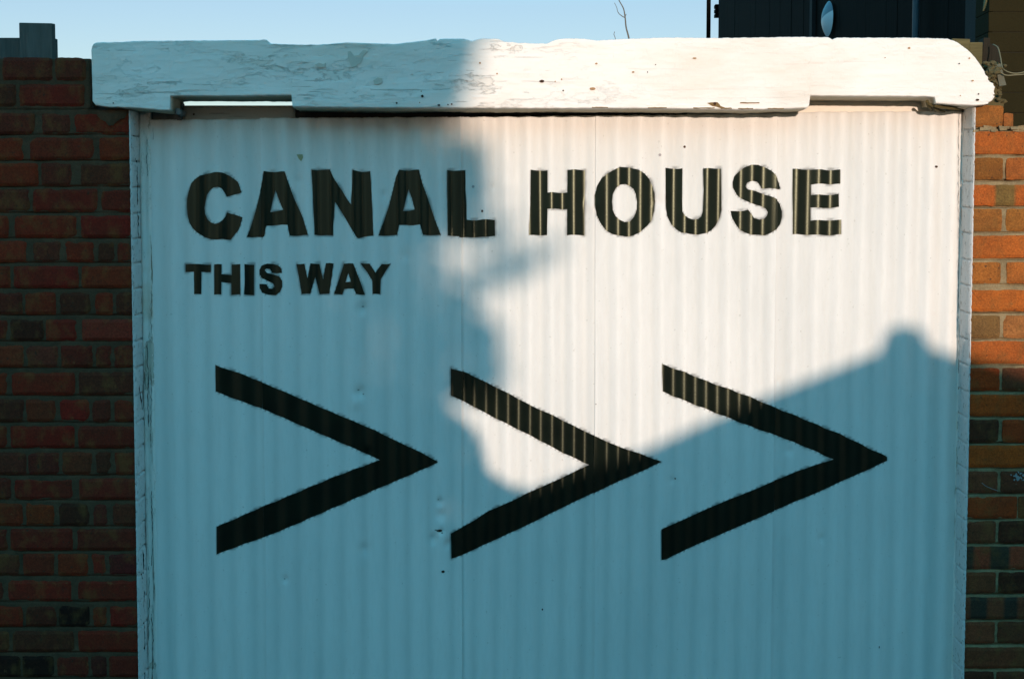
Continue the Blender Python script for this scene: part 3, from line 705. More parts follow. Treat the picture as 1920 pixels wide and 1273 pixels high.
# courses below the picture, down to the ground
z = PZ(1269, YW) - .012; k = 0
while z > .02:
    z0_ = max(z - .076, 0.004); x = xe_l; joints_l.append(z0_ - .006)
    while x > -3.4:
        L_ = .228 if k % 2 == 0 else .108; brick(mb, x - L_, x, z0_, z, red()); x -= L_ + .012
    z = z0_ - .012; k += 1
mb.build('brickwork', M_BRICK, left, False)
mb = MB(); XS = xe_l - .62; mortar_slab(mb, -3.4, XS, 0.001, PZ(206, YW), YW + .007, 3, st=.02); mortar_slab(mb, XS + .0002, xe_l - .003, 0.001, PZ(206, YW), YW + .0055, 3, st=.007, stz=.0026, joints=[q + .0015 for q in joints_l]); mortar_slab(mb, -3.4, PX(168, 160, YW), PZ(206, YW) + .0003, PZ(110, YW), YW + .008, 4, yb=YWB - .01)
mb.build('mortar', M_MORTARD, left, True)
# a smear of cement over the top brick under the beam end
V = []; F = []; N = 14
sm = [(180,207),(236,207),(238,214),(234,222),(226,224),(218,229),(212,236),(203,236),(198,229),(188,224),(182,216)]
q = [P(a, c, YW - .003) for a, c in sm]; q2 = [P(208 + (a - 208) * .55, 216 + (c - 216) * .55, YW - .008) for a, c in sm]
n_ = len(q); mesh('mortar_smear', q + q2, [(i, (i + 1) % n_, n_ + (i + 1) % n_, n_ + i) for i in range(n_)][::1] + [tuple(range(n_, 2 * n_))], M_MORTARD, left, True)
reveal('painted_edge', xe_l, 1, joints_l, .003, PZ(207, YW), left, 1)
# left jamb: weathered timber, with a dark board added as the gap's shade
b = MB()
plank('jamb', xe_l + .020, PX(290, 640), .042, .06, .003, PZ(207), M_DARKW, left, seed=22)
plank('jamb', PX(257, 640), PX(264.5, 640), -.012, .05, .003, PZ(207), M_STILE, left, seed=21, rough=.003, tone=(.86, .86, .84), split=.006)

right = thing('brick_wall', 'sunlit orange brick wall right of the gate with broken stepped top course', 'brick wall')
OR = [(0.570,0.143,0.011), (0.627,0.147,0.012), (0.513,0.113,0.009), (0.541,0.170,0.017), (0.599,0.125,0.009)]
BRN = [(0.260,0.151,0.020), (0.312,0.189,0.029), (0.221,0.126,0.020)]
def orange(): return random.choice(OR)
RRr = [  # lower courses carry darker tones, their shade set in the brick colour
 (198,238,[(1826,1882,(0.485,0.170,0.016)),(1883,1901,(0.485,0.159,0.018),212)]), (247,289,[(1825,1948,(0.627,0.159,0.013))]), (296,337,[(1824,1881,(0.370,0.148,0.012)),(1887,1944,(0.599,0.170,0.016))]),
 (347,386,[(1824,1944,(0.655,0.159,0.013))]), (392,434,[(1823,1879,(0.456,0.182,0.016)),(1887,1944,(0.471,0.194,0.016))]), (442,484,[(1822,1942,(0.655,0.170,0.013))]),
 (492,532,[(1820,1877,(0.541,0.182,0.016)),(1888,1943,(0.599,0.182,0.016))]), (544,584,[(1820,1938,(0.655,0.170,0.012))]), (592,634,[(1818,1875,(0.286,0.164,0.023)),(1882,1940,(0.541,0.227,0.028))]),
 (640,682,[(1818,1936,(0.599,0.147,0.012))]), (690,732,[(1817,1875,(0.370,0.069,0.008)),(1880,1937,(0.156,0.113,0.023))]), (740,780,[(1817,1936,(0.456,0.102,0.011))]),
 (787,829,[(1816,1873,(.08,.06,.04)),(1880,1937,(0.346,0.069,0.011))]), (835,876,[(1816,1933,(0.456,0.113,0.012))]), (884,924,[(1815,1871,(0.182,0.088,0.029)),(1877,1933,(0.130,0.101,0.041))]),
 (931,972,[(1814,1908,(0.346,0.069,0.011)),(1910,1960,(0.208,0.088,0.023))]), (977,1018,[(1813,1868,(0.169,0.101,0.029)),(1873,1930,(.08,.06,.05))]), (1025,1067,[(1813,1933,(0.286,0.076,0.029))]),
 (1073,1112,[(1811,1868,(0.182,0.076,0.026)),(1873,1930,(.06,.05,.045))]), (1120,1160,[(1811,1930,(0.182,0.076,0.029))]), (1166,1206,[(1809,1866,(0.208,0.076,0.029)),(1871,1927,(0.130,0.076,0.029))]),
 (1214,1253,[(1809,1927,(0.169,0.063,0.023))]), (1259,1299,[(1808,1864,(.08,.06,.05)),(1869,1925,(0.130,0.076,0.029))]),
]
mb = MB(); xe_r = PX(1828, 230, YW); joints_r = []
for ri, (yt, yb_, bs) in enumerate(RRr):
    z1_, z0_ = PZ(yt, YW), PZ(yb_, YW); joints_r.append(PZ(yb_ + 4, YW)); ym = (yt + yb_) / 2; last = None
    for bb in bs:
        x0, x1 = PX(bb[0], ym, YW), PX(bb[1], ym, YW)
        if bb[0] < 1830: x0 = xe_r
        if last is not None and ri == 0: x0 = last + .001
        zt = PZ(bb[3], YW) if len(bb) > 3 else z1_
        bands = None
        if ri == 3: bands = [(PX(1864, ym, YW), PX(1906, ym, YW), (.26, .16, .045))]
        if ri == 8: bands = None
        if ri == 17: bands = [(PX(1858, ym, YW), PX(1892, ym, YW), (.07, .05, .03)), (xe_r - 1, PX(1825, ym, YW), (.09, .05, .03))]
        if ri == 19: bands = [(PX(1816, ym, YW), PX(1848, ym, YW), (.06, .045, .03)), (PX(1884, ym, YW), PX(1908, ym, YW), (.06, .045, .03))]
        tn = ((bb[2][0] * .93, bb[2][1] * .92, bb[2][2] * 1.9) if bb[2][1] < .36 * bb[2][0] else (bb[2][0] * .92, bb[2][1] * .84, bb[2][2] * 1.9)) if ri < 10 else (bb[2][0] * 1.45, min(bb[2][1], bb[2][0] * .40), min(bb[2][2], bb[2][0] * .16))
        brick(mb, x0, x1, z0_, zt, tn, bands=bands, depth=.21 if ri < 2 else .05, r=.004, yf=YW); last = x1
    x = last + .012; zt = z1_
    while ri > 0 and x < 3.6:
        L_ = .228 if len(bs) == 1 else .106
        brick(mb, x, x + L_, z0_, zt, orange() if ri < 10 else red(), r=.004, depth=.21 if ri < 2 else .05); x += L_ + .012  # orange in the sun, dark red where shade is painted in below
z = PZ(1299, YW) - .012; k = 0
while z > .02:
    z0_ = max(z - .076, .004); x = xe_r; joints_r.append(z0_ - .006)
    while x < 3.6:
        L_ = .228 if k % 2 == 0 else .106; brick(mb, x, x + L_, z0_, z, red()); x += L_ + .012
    z = z0_ - .012; k += 1
mb.build('brickwork', M_BRICK, right, False)
mb = MB(); XS = xe_r + .42; mortar_slab(mb, XS + .0002, 3.6, .001, PZ(246, YW), YW + .009, 6, st=.02); mortar_slab(mb, xe_r + .003, XS, .001, PZ(246, YW), YW + .007, 6, st=.007, stz=.0024, joints=[q + .002 for q in joints_r], dig=.016)
# crumbled bedding under the broken top brick
for k in range(26):
    px = random.uniform(1828, 1918); y_ = random.uniform(240, 246); s_ = random.uniform(.004, .010); q = P(px, y_, YW + random.uniform(.0, .03))
    mb.box(q.x - s_ * 1.6, q.x + s_ * 1.6, q.y - s_, q.y + s_, q.z - s_ * .7, q.z + s_ * .7, j=s_ * .35)
mb.build('mortar', M_MORTAR, right, False)
reveal('painted_edge', xe_r, -1, joints_r, .003, PZ(199, YW), right, 2)
plank('jamb', PX(1800, 640), xe_r + .04, .055, .09, .003, PZ(205), dk, right, seed=33, tone=(.3, .3, .3))  # dark board added behind the right gap, painting in its shade
# a lick of old white paint on one low brick and a trailing scratch
def crackline(path, Y, r, parent):
    pts = []
    for (a, c), (e, f_) in zip(path, path[1:]):
        n = max(2, int(abs(f_ - c) / 5))
        for k in range(n): pts.append(P(a + (e - a) * k / n + random.uniform(-.9, .9), c + (f_ - c) * k / n, Y))
    pts.append(P(path[-1][0], path[-1][1], Y))
    b_ = MB(); b_.tube(pts, [r * random.uniform(.35, 1.3) for _ in pts], 5); return b_.build('crack', dk, parent)
crackline([(250, 648), (255, 668), (254, 688), (259, 702), (261, 722), (264, 745), (267, 768)], -.062, .0020, left)
crackline([(256, 300), (258, 345), (257, 402), (260, 410), (258, 430), (261, 447)], -.05, .0016, left)
crackline([(252, 232), (251, 255), (253, 290), (254, 300)], -.07, .0012, left)
crackline([(268, 1030), (270, 1060), (266, 1085), (271, 1120), (268, 1150), (272, 1200), (269, 1240), (273, 1290)], -.05, .0020, left)
crackline([(259, 1045), (263, 1060), (267, 1085)], -.07, .0014, left)
for pth, r_ in (((( 276, 640), (277, 690), (279, 720)), .0010), (((278, 700), (277, 760), (279, 800)), .0014), (((283, 690), (284, 760), (283, 840)), .0009), (((284, 545), (283, 600), (285, 628)), .0008), (((284, 920), (286, 1000), (284, 1060)), .0010),
                (((284, 1150), (287, 1200), (285, 1273)), .0012), (((279, 1060), (280, 1130), (278, 1200)), .0010), (((276, 262), (275, 300), (277, 330)), .0008), (((287, 240), (287, 262)), .0008)):
    crackline(pth, -.0105, r_, gate)
crackline([(1797.6, 212), (1797.2, 400), (1796.8, 560), (1796.6, 700)], -.0103, .0007, gate)
for pth in (((1797, 828), (1797, 842)), ((1796, 790), (1796, 804)), ((1796, 855), (1795.5, 860)), ((1795, 870), (1795, 876)), ((1797, 726), (1797, 730)), ((1800, 781), (1800, 784))): crackline(pth, -.0105, .0011, gate)
spm = plain('pale_splash', (.18, .21, .22), (.34, .37, .37), 90)
b = MB()
for k in range(46):
    a_, c_ = random.gauss(1909, 6.5), random.gauss(893, 5.5); r_ = random.uniform(.4, 2.0) * (1.6 if k < 8 else 1)
    q = P(a_, c_, YW - .0025); rr = r_ / 545; n_ = 6
    v = [(q.x + rr * math.cos(2 * math.pi * t / n_) * random.uniform(.6, 1.3), q.y + random.uniform(-.0003, .0003), q.z + rr * math.sin(2 * math.pi * t / n_) * random.uniform(.6, 1.3)) for t in range(n_)]
    b.add(v, [tuple(range(n_))])
b.build('paint_splash', spm, right)
b = MB(); b.tube([P(1841, 905, YW - .004), P(1848, 911, YW - .004), P(1860, 916, YW - .004), P(1871, 920, YW - .004)], .0008, 5); b.build('scratch', bpy.data.materials['pale_splash'], right)

# ------------------------------------------------------------------ things behind the wall top, right
blk = thing('timber_offcut', 'short weathered grey timber block standing behind the rounded beam end', 'timber block')
b = MB(); b.box(PX(1786, 90, .10), PX(1819, 90, .10), .10, .22, PZ(135, .10), PZ(72.5, .10), j=.002); b.box(PX(1818, 90, .10), PX(1842, 90, .10), .098, .22, PZ(135, .10), PZ(79, .10), j=.002)
b.build('block', M_OLIVE, blk, bevel=.003)
b = MB(); b.box(PX(1842.5, 90, .14), PX(1857, 90, .14), .14, .20, PZ(118, .14), PZ(71, .14), j=.004); b.box(PX(1857, 90, .15), PX(1876, 90, .15), .15, .20, PZ(118, .15), PZ(84, .15), j=.006)
tag(b.build('wooden_stub', wood_mat('dark_brown_timber', (.010, .008, .004), (.028, .022, .012)), bevel=.003), 'dark brown wooden stub standing just right of the grey timber block', 'wooden stub')
bm = bmesh.new()
for k in range(110):
    px = random.gauss(1862, 9); py = random.uniform(118, 196); Yk = random.uniform(-.06, .12)
    if px < 1846 or px > 1884 or (py > 150 and px > 1876): continue
    q = P(px, py, Yk); s_ = random.uniform(.010, .022) if k < 26 else random.uniform(.004, .009)
    r_ = bmesh.ops.create_icosphere(bm, subdivisions=2, radius=s_)
    sd = random.uniform(0, 50)
    for v in r_['verts']:
        v.co *= 1 + .8 * noise.noise(v.co * 85 + Vector((sd, 0, 0))); v.co.z *= .75; v.co += q
me = bpy.data.meshes.new('mortar_rubble'); bm.to_mesh(me); bm.free()
tag(link('mortar_rubble', me, plain('old_mortar', (.05, .04, .015), (.17, .135, .06), 45, .95, .004)), 'crumbling heap of mortar rubble at the end of the beam', 'rubble')
# solid pier of old work carrying the rubble, hidden behind the beam end
b = MB(); b.box(PX(1848, 150, 0), PX(1874, 150, 0), -.02, .16, PZ(240, 0), PZ(150, 0), j=.004); b.build('mortar_core', bpy.data.materials['old_mortar'], right, bevel=.004)
b = MB(); 
q = [P(1866, 122, -.02), P(1876, 120, -.03), P(1887, 160, -.05), (P(1874, 162, -.04))]
V = [tuple(v) for v in q] + [(v.x, v.y + .004, v.z) for v in q]
b.add(V, [(0, 1, 2, 3), (7, 6, 5, 4), (0, 4, 5, 1), (1, 5, 6, 2), (2, 6, 7, 3), (3, 7, 4, 0)])
tag(b.build('metal_strap', plain('dull_zinc', (.10, .10, .07), (.17, .16, .11), 40, .6)), 'bent grey metal strap hanging from the mortar rubble', 'metal strap')
def bez(pts, n=8):
    pts = [Vector(p) for p in pts]; out = []
    P_ = [pts[0]] + pts + [pts[-1]]
    for i in range(1, len(P_) - 2):
        p0, p1, p2, p3 = P_[i - 1:i + 3]
        for k in range(n):
            t = k / n; out.append(.5 * ((2 * p1) + (p2 - p0) * t + (2 * p0 - 5 * p1 + 4 * p2 - p3) * t * t + (3 * p1 - p0 - 3 * p2 + p3) * t ** 3))
    out.append(P_[-2]); return out
cm = plain('grey_cable', (.16, .14, .08), (.24, .21, .12), 50, .6)
b = MB(); b.tube(bez([P(1862, 84, .1), P(1871, 90, .06), P(1876, 108, .02), P(1880, 128, -.02), P(1892, 136, -.04), P(1908, 138, -.04), P(1930, 133, -.02), P(1975, 120, .05)]), .0021, 7)
tag(b.build('cable', cm, None, True), 'thin grey cable looping down from the dark stub, upper strand', 'cable')
b = MB(); b.tube(bez([P(1870, 130, -.03), P(1884, 141, -.05), P(1905, 141, -.05), P(1932, 138, -.03), P(1980, 128, .04)]), .0021, 7)
tag(b.build('cable', cm, None, True), 'thin grey cable running out of the rubble, lower strand', 'cable')

# ------------------------------------------------------------------ block wall and dark building behind, right
bw = thing('block_wall', 'dark olive brown block wall rising behind the right brick wall', 'block wall')
mb = MB(); YK = 1.4
zt = 4.5; z = 0.0; zj = PZ(243, YK); k = 0
rows = []; zc = PZ(14, YK); h = PZ(14, YK) - PZ(52, YK)
zz0 = zc - math.ceil(zc / h) * h
cwm = plain('olive_block', (.014, .011, .004), (.030, .024, .009), 10, .95, .004, .1)
x_b0 = PX(1853, 80, YK)
z = max(zz0, 0)
while z < 4.3:
    x = x_b0; first = True
    while x < 5.2:
        L_ = (.39 if (k % 2 == 0 or not first) else .19); first = False
        if not (z > zc - .01 and x < PX(1876, 10, YK)): mb.box(x + .0012, x + L_ - .0012, YK + random.uniform(0, .003), YK + .19, z + .0012, z + h - .0012, j=.001)
        x += L_
    z += h; k += 1
mb.build('blockwork', cwm, bw, bevel=.003)
b = MB(); b.box(x_b0 + .02, 5.2, YK + .006, YK + .18, 0.0, zc - .01); b.build('mortar', plain('dark_joint', (.010, .008, .004), (.018, .014, .006), 20), bw)
# torn packing in the broken top corner
b = MB()
for kk in range(10):
    q = P(random.uniform(1856, 1874), random.uniform(2, 14), YK + .05); s_ = random.uniform(.008, .02); b.box(q.x - s_, q.x + s_, q.y - s_, q.y + s_, q.z - s_, q.z + s_, j=s_ * .5)
b.build('rubble_fill', plain('pale_rubble', (.10, .09, .04), (.22, .19, .09), 30), bw)

bld = thing('dark_building', 'tall dark navy boarded building behind the gate top at upper right', 'building')
WX = 2.6; Y0, Y1 = 3.2, 18.55 + CAMY
dm = wood_mat('dark_boards', (.0022, .002, .0016), (.005, .0045, .0035), (1, 1, .05), 30); dm.node_tree.nodes['Principled BSDF'].inputs['Specular IOR Level'].default_value = .05
b = MB(); y = Y0; 
while y < Y1 - .01:
    y2 = min(y + .29, Y1); b.box(WX + random.uniform(0, .004), WX + .1, y + .001, y2 - .001, 0, 7.5); y = y2
b.build('boarding', dm, bld)
b = MB(); b.box(WX + .06, WX + 6, Y0 + .02, Y1 - .02, 0, 7.45); b.build('wall', dm, bld)
b = MB(); b.box(WX - .35, WX + 6.3, Y0 - .3, Y1 + .1, 7.5, 7.7); b.build('roof', dm, bld)
for pxa, pxb, mm in ((1700, 1723, 0),):
    pass
def wall_pt(px, py, off=0):
    X_ = WX - off; a = (px - 960) / FPX; bb = -(py - 636.5) / FPX; d = Vector((a, cp + bb * sp, -sp + bb * cp)); t = X_ / d.x
    return Vector((X_, CAMY + d.y * t, CAMZ + d.z * t))
pm = plain('pale_blue_pipe', (.045, .09, .12), (.085, .15, .19), 30, .35)
q = wall_pt(1717, 40, .06); b = MB(); b.tube([(q.x, q.y, .1), (q.x, q.y, 7.4)], .022, 12); b.build('downpipe', pm, bld, True)
q = wall_pt(1520, 40, .03); b = MB(); b.box(q.x, q.x + .05, q.y - .05, q.y + .05, 0, 7.4); b.build('trim', plain('dark_blue_trim', (.008, .010, .011), (.013, .016, .018), 30), bld)
q = wall_pt(1822, 40, .03); b = MB(); b.box(q.x, q.x + .05, q.y - .12, q.y + .12, 0, 7.4); b.build('trim', bpy.data.materials['dark_blue_trim'], bld)
q = wall_pt(1555, 36, .02)
# round disc seen almost edge on; its upper shadow is painted darker blue
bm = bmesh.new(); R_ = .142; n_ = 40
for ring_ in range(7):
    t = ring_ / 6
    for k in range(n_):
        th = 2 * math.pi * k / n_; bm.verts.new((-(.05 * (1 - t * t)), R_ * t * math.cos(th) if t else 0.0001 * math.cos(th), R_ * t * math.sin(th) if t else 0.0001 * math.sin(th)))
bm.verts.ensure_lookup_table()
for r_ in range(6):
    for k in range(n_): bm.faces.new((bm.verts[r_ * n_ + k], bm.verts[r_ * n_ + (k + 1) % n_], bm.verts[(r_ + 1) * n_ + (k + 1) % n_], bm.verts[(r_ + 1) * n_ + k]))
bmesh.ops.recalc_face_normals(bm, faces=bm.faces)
me = bpy.data.meshes.new('wall_disc'); bm.to_mesh(me); bm.free()
m_disc = mat('disc_shade_enamel', rough=.45); g = G(m_disc); sp3 = g.n('ShaderNodeSeparateXYZ'); g.l(g.co, sp3.inputs[0])
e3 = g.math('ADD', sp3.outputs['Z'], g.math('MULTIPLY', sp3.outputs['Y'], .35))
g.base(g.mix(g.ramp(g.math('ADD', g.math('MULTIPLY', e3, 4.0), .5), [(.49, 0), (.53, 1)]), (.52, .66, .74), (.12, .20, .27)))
o = link('wall_disc', me, m_disc, None, True); o.location = (WX - .03, q.y, q.z); o.rotation_euler = (0, 0, math.radians(4))
tag(o, 'narrow pale blue oval disc fixed to the dark boarded wall', 'wall disc')
b = MB(); b.tube([(WX - .03, q.y, q.z), (WX + .01, q.y, q.z)], .03, 10); b.build('bracket', dm, o); COL.objects[-1].location = (-o.location.x, -o.location.y, -o.location.z); COL.objects[-1].rotation_euler = (0, 0, 0)
# pole in front of the far corner of the building
pole = thing('drain_pole', 'thin black upright pole against the sky beside the dark building', 'pole')
YPL = 9.0; xa, xb = PX(1324.5, 40, YPL), PX(1332.5, 40, YPL)
b = MB(); b.tube([((xa + xb) / 2, YPL, 0), ((xa + xb) / 2, YPL, 7.6)], (xb - xa) / 2, 14); b.build('shaft', dm, pole, True)
b = MB()
q = P(1340.5, 20, Y1); 
for py in (14, 22.5, 31): 
    q = wall_pt(1343, py, 0); b.box(WX - .025, WX + .03, q.y - .1, q.y + .03, q.z - .02, q.z + .02)
b.build('bracket', dm, bld)

# ------------------------------------------------------------------ twig, and the fence behind the left wall
tw = thing('bare_twig', 'thin leafless twig rising above the middle of the beam', 'twig')
YT = .35; b = MB(); m_tw = plain('twig_bark', (.10, .085, .07), (.20, .17, .13), 60)
b.tube(bez([P(1186, 110, YT), P(1179, 72, YT), P(1174, 52, YT), P(1172, 33, YT), P(1169, 17, YT), P(1161, 2, YT), P(1155, -12, YT), P(1150, -40, YT)]), [.0034 - .00004 * i for i in range(57)], 7)
b.build('stem', m_tw, tw, True)
b = MB(); b.tube(bez([P(1172, 34, YT), P(1165, 30, YT), P(1159, 24, YT), P(1156, 14, YT), P(1152, 6, YT)]), [.0018 - .00003 * i for i in range(33)], 6)
b.tube([P(1172, 33, YT), P(1174, 27, YT)], .0012, 5)
b.build('side_shoot', m_tw, tw, True)
b = MB(); b.tube([P(1158, 90, .2), P(1153, 70, .2), P(1151, 65, .2), P(1152.5, 60, .2)], .0011, 5)
tag(b.build('bare_twig', m_tw), 'tiny twig tip poking over the beam left of the tall twig', 'twig')
YP_ = .5
b = MB(); b.box(PX(35, 80, YP_), PX(98.5, 80, YP_), YP_, YP_ + .035, 0, PZ(43.5, YP_), j=.002)
M_POST = wood_mat('dark_grey_timber', (.05, .055, .05), (.13, .13, .12))
post = tag(b.build('timber_post', M_POST, bevel=.004), 'grey timber fence post with square top behind the left brick wall', 'post')
b = MB(); b.box(PX(94, 80, YP_ + .1), PX(104, 80, YP_ + .1), YP_ + .04, YP_ + .13, 0, PZ(73, YP_ + .1), j=.003)
b.build('batten', M_POST, post)
b = MB(); b.box(-4.5, PX(34.5, 80, YP_), YP_ + .02, YP_ + .05, PZ(190, YP_), PZ(70.5, YP_), j=.002); b.box(-4.5, PX(34.5, 80, YP_), YP_ + .02, YP_ + .05, .2, PZ(193, YP_), j=.002)
tag(b.build('fence_board', M_POST, bevel=.003), 'grey horizontal fence board left of the timber post', 'fence')

# ------------------------------------------------------------------ across the lane, behind the viewer: what throws the shade on the gate
HX = Vector((SDIR.x, SDIR.y, 0)).normalized()
def SH(px, py, L):
    """point at horizontal distance L towards the sun whose shadow falls where photograph pixel (px,py) shows the gate"""
    q = P(px, py, 0); return q + SDIR * (L / math.cos(SUN_EL))
prof = [(992, 921), (1100, 880), (1210, 842), (1330, 788), (1450, 737), (1560, 694), (1643, 661), (1650, 655), (1664, 622), (1672, 614), (1700, 609), (1722, 614), (1731, 622), (1745, 650), (1752, 652), (1800, 670), (1900, 702), (2100, 770), (2600, 900)]
L0 = 9.0; front = [SH(a, c, L0) for a, c in prof]
shed = thing('garden_shed', 'low shed with shallow ridge roof across the lane behind the viewer', 'shed')
sw = plain('shed_boards', (.10, .09, .08), (.16, .14, .12), 12)
body = [q for q, (a, c) in zip(front, prof) if not 1646 < a < 1750]
V = []; 
for q in body: V.append((q.x, q.y, q.z))
V.append((body[-1].x, body[-1].y, 0)); V.append((body[0].x, body[0].y, 0)); n_ = len(V)
V += [(v[0] + HX.x * 3, v[1] + HX.y * 3, v[2]) for v in V]
mesh('wall', V, [tuple(range(n_))[::-1], tuple(range(n_, 2 * n_))] + [(i, (i + 1) % n_, n_ + (i + 1) % n_, n_ + i) for i in range(n_)], sw, shed)
cq = [q for q, (a, c) in zip(front, prof) if 1646 < a < 1750]; V = [(q.x, q.y, q.z) for q in cq] + [(cq[-1].x, cq[-1].y, cq[-1].z - .5), (cq[0].x, cq[0].y, cq[0].z - .5)]; n_ = len(V)
V += [(v[0] + HX.x * .4, v[1] + HX.y * .4, v[2]) for v in V]
mesh('roof_vent', V, [tuple(range(n_))[::-1], tuple(range(n_, 2 * n_))] + [(i, (i + 1) % n_, n_ + (i + 1) % n_, n_ + i) for i in range(n_)], sw, shed)

leafm = mat('tree_leaves', (.05, .075, .03), .6); g = G(leafm); g.base(g.mix(g.noise(3, 3), (.035, .055, .02), (.075, .10, .035)))
barkm = wood_mat('tree_bark', (.05, .04, .03), (.12, .10, .08), (1, 1, .2), 20)
def leaves(name, centres, size, parent=None):
    n = len(centres); c = np.array(centres)
    a = rng.normal(size=(n, 3)); a /= np.linalg.norm(a, axis=1)[:, None]
    b_ = rng.normal(size=(n, 3)); b_ -= (b_ * a).sum(1)[:, None] * a; b_ /= np.linalg.norm(b_, axis=1)[:, None]
    s_ = size * rng.uniform(.7, 1.3, n)[:, None]
    V = np.stack([c - a * s_, c + b_ * s_ * .42, c + a * s_, c - b_ * s_ * .42], 1).reshape(-1, 3)
    me = bpy.data.meshes.new(name); me.from_pydata(V.tolist(), [], [(4 * i, 4 * i + 1, 4 * i + 2, 4 * i + 3) for i in range(n)]); me.update()
    return link(name, me, leafm, parent)
# edge of the crown as its shade shows on the gate
EDGE = [(-700, 960), (-300, 930), (0, 902), (60, 893), (110, 880), (160, 855), (205, 838), (235, 826), (255, 832), (275, 846), (295, 860), (330, 866), (360, 866), (400, 864), (435, 850), (455, 832), (475, 812), (500, 806), (525, 816), (545, 838), (560, 846), (590, 855), (640, 866), (700, 868), (735, 862), (755, 850), (775, 840), (900, 800), (1300, 800)]
ey = [e[0] for e in EDGE]; ex = [e[1] for e in EDGE]
LT = 15.0
pts = []; 
while len(pts) < 24000:
    py = random.uniform(-500, 1000); e_ = float(np.interp(py, ey, ex)); u = random.random()
    px = e_ + 45 - (abs(random.gauss(0, 1)) * 200 if u < .68 else random.uniform(0, 1500))
    d_ = e_ - px
    wd = 80 if 250 < py < 745 else 34
    if 240 < py < 760: d_ += 62 * noise.noise(Vector((px / 30, py / 24, 9)))
    pr = min(1, max(0, (d_ + wd) / (2 * wd))) ** 1.4
    if 600 < px < 870 and 470 < py < 790 and noise.noise(Vector((px / 17, py / 17, 3))) > .20: pr *= .04
    # light leaks through the thinner parts of the crown
    for hx, hy, hr, ha in ((815, 492, 30, .5), (790, 300, 60, .25), (745, 828, 16, .95), (690, 850, 12, .9), (870, 765, 18, .95), (868, 855, 12, .8), (560, 560, 30, .25), (870, 600, 40, .15), (890, 480, 30, .6)):
        dd = math.hypot(px - hx, py - hy)
        if dd < hr: pr *= 1 - ha
    if random.random() < pr: pts.append(tuple(SH(px, py, LT + random.gauss(0, .35))))
# outlying sprays
for hx, hy, sx, sy, nn in ((982, 490, 28, 12, 70), (950, 512, 20, 12, 44), (905, 520, 26, 12, 44), (925, 430, 40, 34, 34), (890, 290, 18, 26, 60), (900, 345, 20, 30, 40), (925, 700, 18, 30, 60), (918, 622, 20, 22, 54), (895, 660, 26, 40, 60), (880, 560, 22, 14, 30), (1030, 460, 20, 14, 12)):
    for k in range(nn): pts.append(tuple(SH(random.gauss(hx, sx * .6), random.gauss(hy, sy * .6), LT + random.gauss(0, .2))))
tree = thing('leafy_tree', 'leafy tree across the lane behind the viewer', 'tree')
leaves('crown', pts, .040, tree)
base_ = SH(300, 600, LT); b = MB(); b.tube(bez([(base_.x, base_.y, 0), (base_.x + .05, base_.y, 1.2), (base_.x - .05, base_.y, 2.6), (base_.x + .1, base_.y, 4.0)]), [.20 - .005 * i for i in range(25)], 10)
for pa in ((300, 500, 820, 250), (300, 420, 850, 620), (300, 560, 870, 400), (300, 300, 700, -100), (300, 300, -200, -100), (300, 400, -400, 300)):
    b.tube(bez([SH(pa[0], pa[1], LT), SH((pa[0] + pa[2]) / 2, (pa[1] + pa[3]) / 2 + 40, LT), SH(pa[2], pa[3], LT)]), [.06 - .0032 * i for i in range(17)], 7)
b.build('trunk', barkm, tree, True)
# unseen shrub added nearer, outlined to throw a standing person's shadow
BUSH = [(-900, 600), (300, 640), (600, 700), (800, 745), (862, 780), (884, 800), (900, 832), (906, 868), (926, 884), (950, 903), (976, 921), (1000, 931), (1030, 980), (1060, 1100), (1060, 1400)]
bx = [p[0] for p in BUSH]; by = [p[1] for p in BUSH]
pts = []; core = []; LB = 7.6
while len(pts) < 12000:
    px = random.uniform(500, 1060) if random.random() < .75 else random.uniform(-900, 600)
    t_ = float(np.interp(px, bx, by)); py = t_ + 6 + (abs(random.gauss(0, 110)) if random.random() < .7 else random.uniform(0, 420))
    if px > 890 and abs(px - 0) and py < t_ + 8: continue
    d_ = 0
    if (px - 868) ** 2 + (py - 856) ** 2 < 10 ** 2: continue
    q = SH(px, py, LB + random.gauss(0, .22))
    if q.z > .05: pts.append(tuple(q))
shrub = thing('added_shrub', 'unseen dense shrub added behind the viewer to cast a person-shaped shadow', 'shrub')
for k in range(2600):                                          # close-grown heart of the shrub
    px = random.uniform(-900, 985); t_ = float(np.interp(px, bx, by)); q = SH(px, random.uniform(t_ + 14, t_ + 330), LB + random.gauss(0, .1))
    if q.z > .05 and (px - 868) ** 2 + 0 > 0: core.append(tuple(q))
leaves('foliage', pts, .026, shrub); leaves('foliage', core, .055, shrub)
q = SH(700, 1000, LB); b = MB(); 
for k in range(7): b.tube([(q.x + k * .05, q.y, 0), (q.x + (k - 3) * .18, q.y + .05 * (k % 3), .5), (q.x + (k - 3) * .28, q.y, 1.0)], .018, 6)
b.build('stems', barkm, shrub)
qa, qb = SH(-3200, 962, 8.4), SH(3000, 962, 8.4)  # unseen fence added to stop sunlight leaking onto the lower gate
b = MB(); n_ = 60
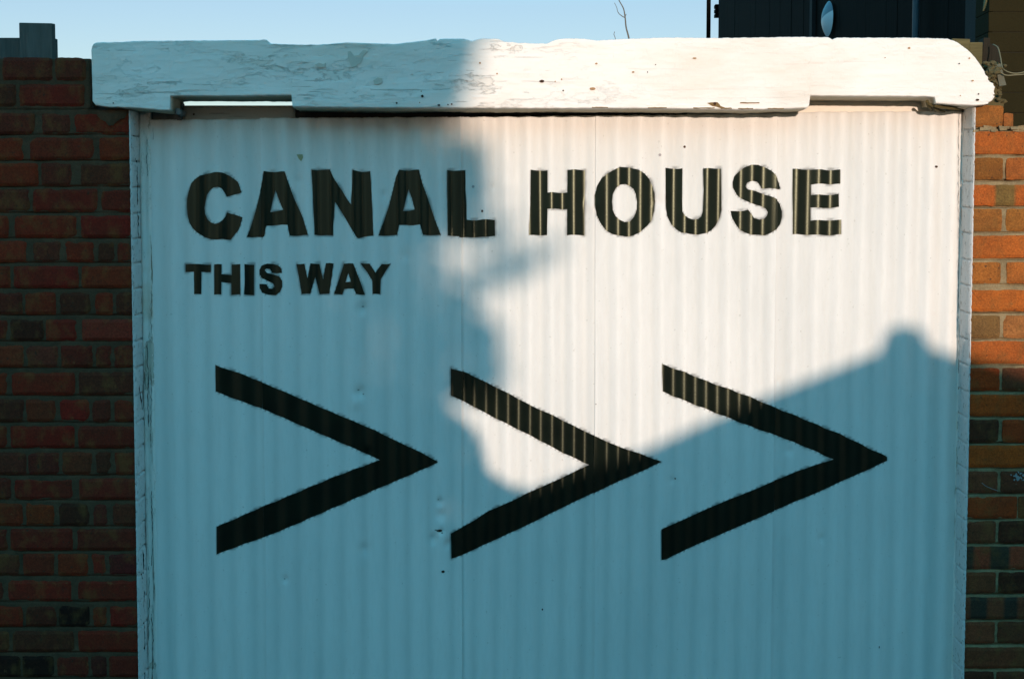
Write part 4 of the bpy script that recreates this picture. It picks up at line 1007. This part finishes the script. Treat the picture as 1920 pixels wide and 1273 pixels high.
for k in range(n_):
    x0 = qa.x + (qb.x - qa.x) * k / n_; x1 = qa.x + (qb.x - qa.x) * (k + 1) / n_
    b.box(x0, x1 + .01 * (k % 2), qa.y - .02 - .012 * (k % 2), qa.y - .012 * (k % 2), 0, qa.z + .006 * (k % 3))
tag(b.build('added_fence', M_RAW), 'unseen grey paling fence added behind the viewer to block stray sun', 'fence')
# unseen two-storey house added further back to shade the left half
hs = thing('added_house', 'unseen rendered house added behind the tree to shade the left side', 'house')
qa, qb = SH(-2600, 0, 18), SH(640, 0, 18); b = MB(); b.box(qa.x, qb.x, qb.y - 5, qb.y, 0, 6.6); b.build('wall', plain('house_render', (.22, .19, .16), (.28, .25, .21), 4), hs)
zt = 6.6
b = MB(); b.add([(qa.x - .3, qb.y + .3, zt), (qb.x + .25, qb.y + .3, zt), (qb.x + .25, qb.y - 5.3, zt), (qa.x - .3, qb.y - 5.3, zt), (qa.x + 1.5, qb.y - 2.5, zt + 1.4), (qb.x - 1.5, qb.y - 2.5, zt + 1.4)],
      [(0, 1, 5, 4), (1, 2, 5), (2, 3, 4, 5), (3, 0, 4), (3, 2, 1, 0)]); b.build('roof', plain('roof_tiles', (.10, .06, .05), (.15, .09, .07), 6), hs)

# unseen tall house added on the right to block low sky glow
qa, qb = SH(2560, 0, 13), SH(7500, 0, 13); hr = thing('added_house', 'unseen brown house added on the right to block glow near the horizon', 'house')
b = MB(); b.box(qa.x, qb.x, qa.y - 6, qa.y, 0, 6.4); b.build('wall', plain('brown_brick_render', (.16, .11, .08), (.22, .16, .12), 4), hr)
b = MB(); zt = 6.4; b.add([(qa.x - .2, qa.y + .3, zt), (qb.x + .3, qa.y + .3, zt), (qb.x + .3, qa.y - 6.3, zt), (qa.x - .2, qa.y - 6.3, zt), (qa.x + 2, qa.y - 3, zt + 1.6), (qb.x - 2, qa.y - 3, zt + 1.6)],
      [(0, 1, 5, 4), (1, 2, 5), (2, 3, 4, 5), (3, 0, 4), (3, 2, 1, 0)]); b.build('roof', bpy.data.materials['roof_tiles'], hr)
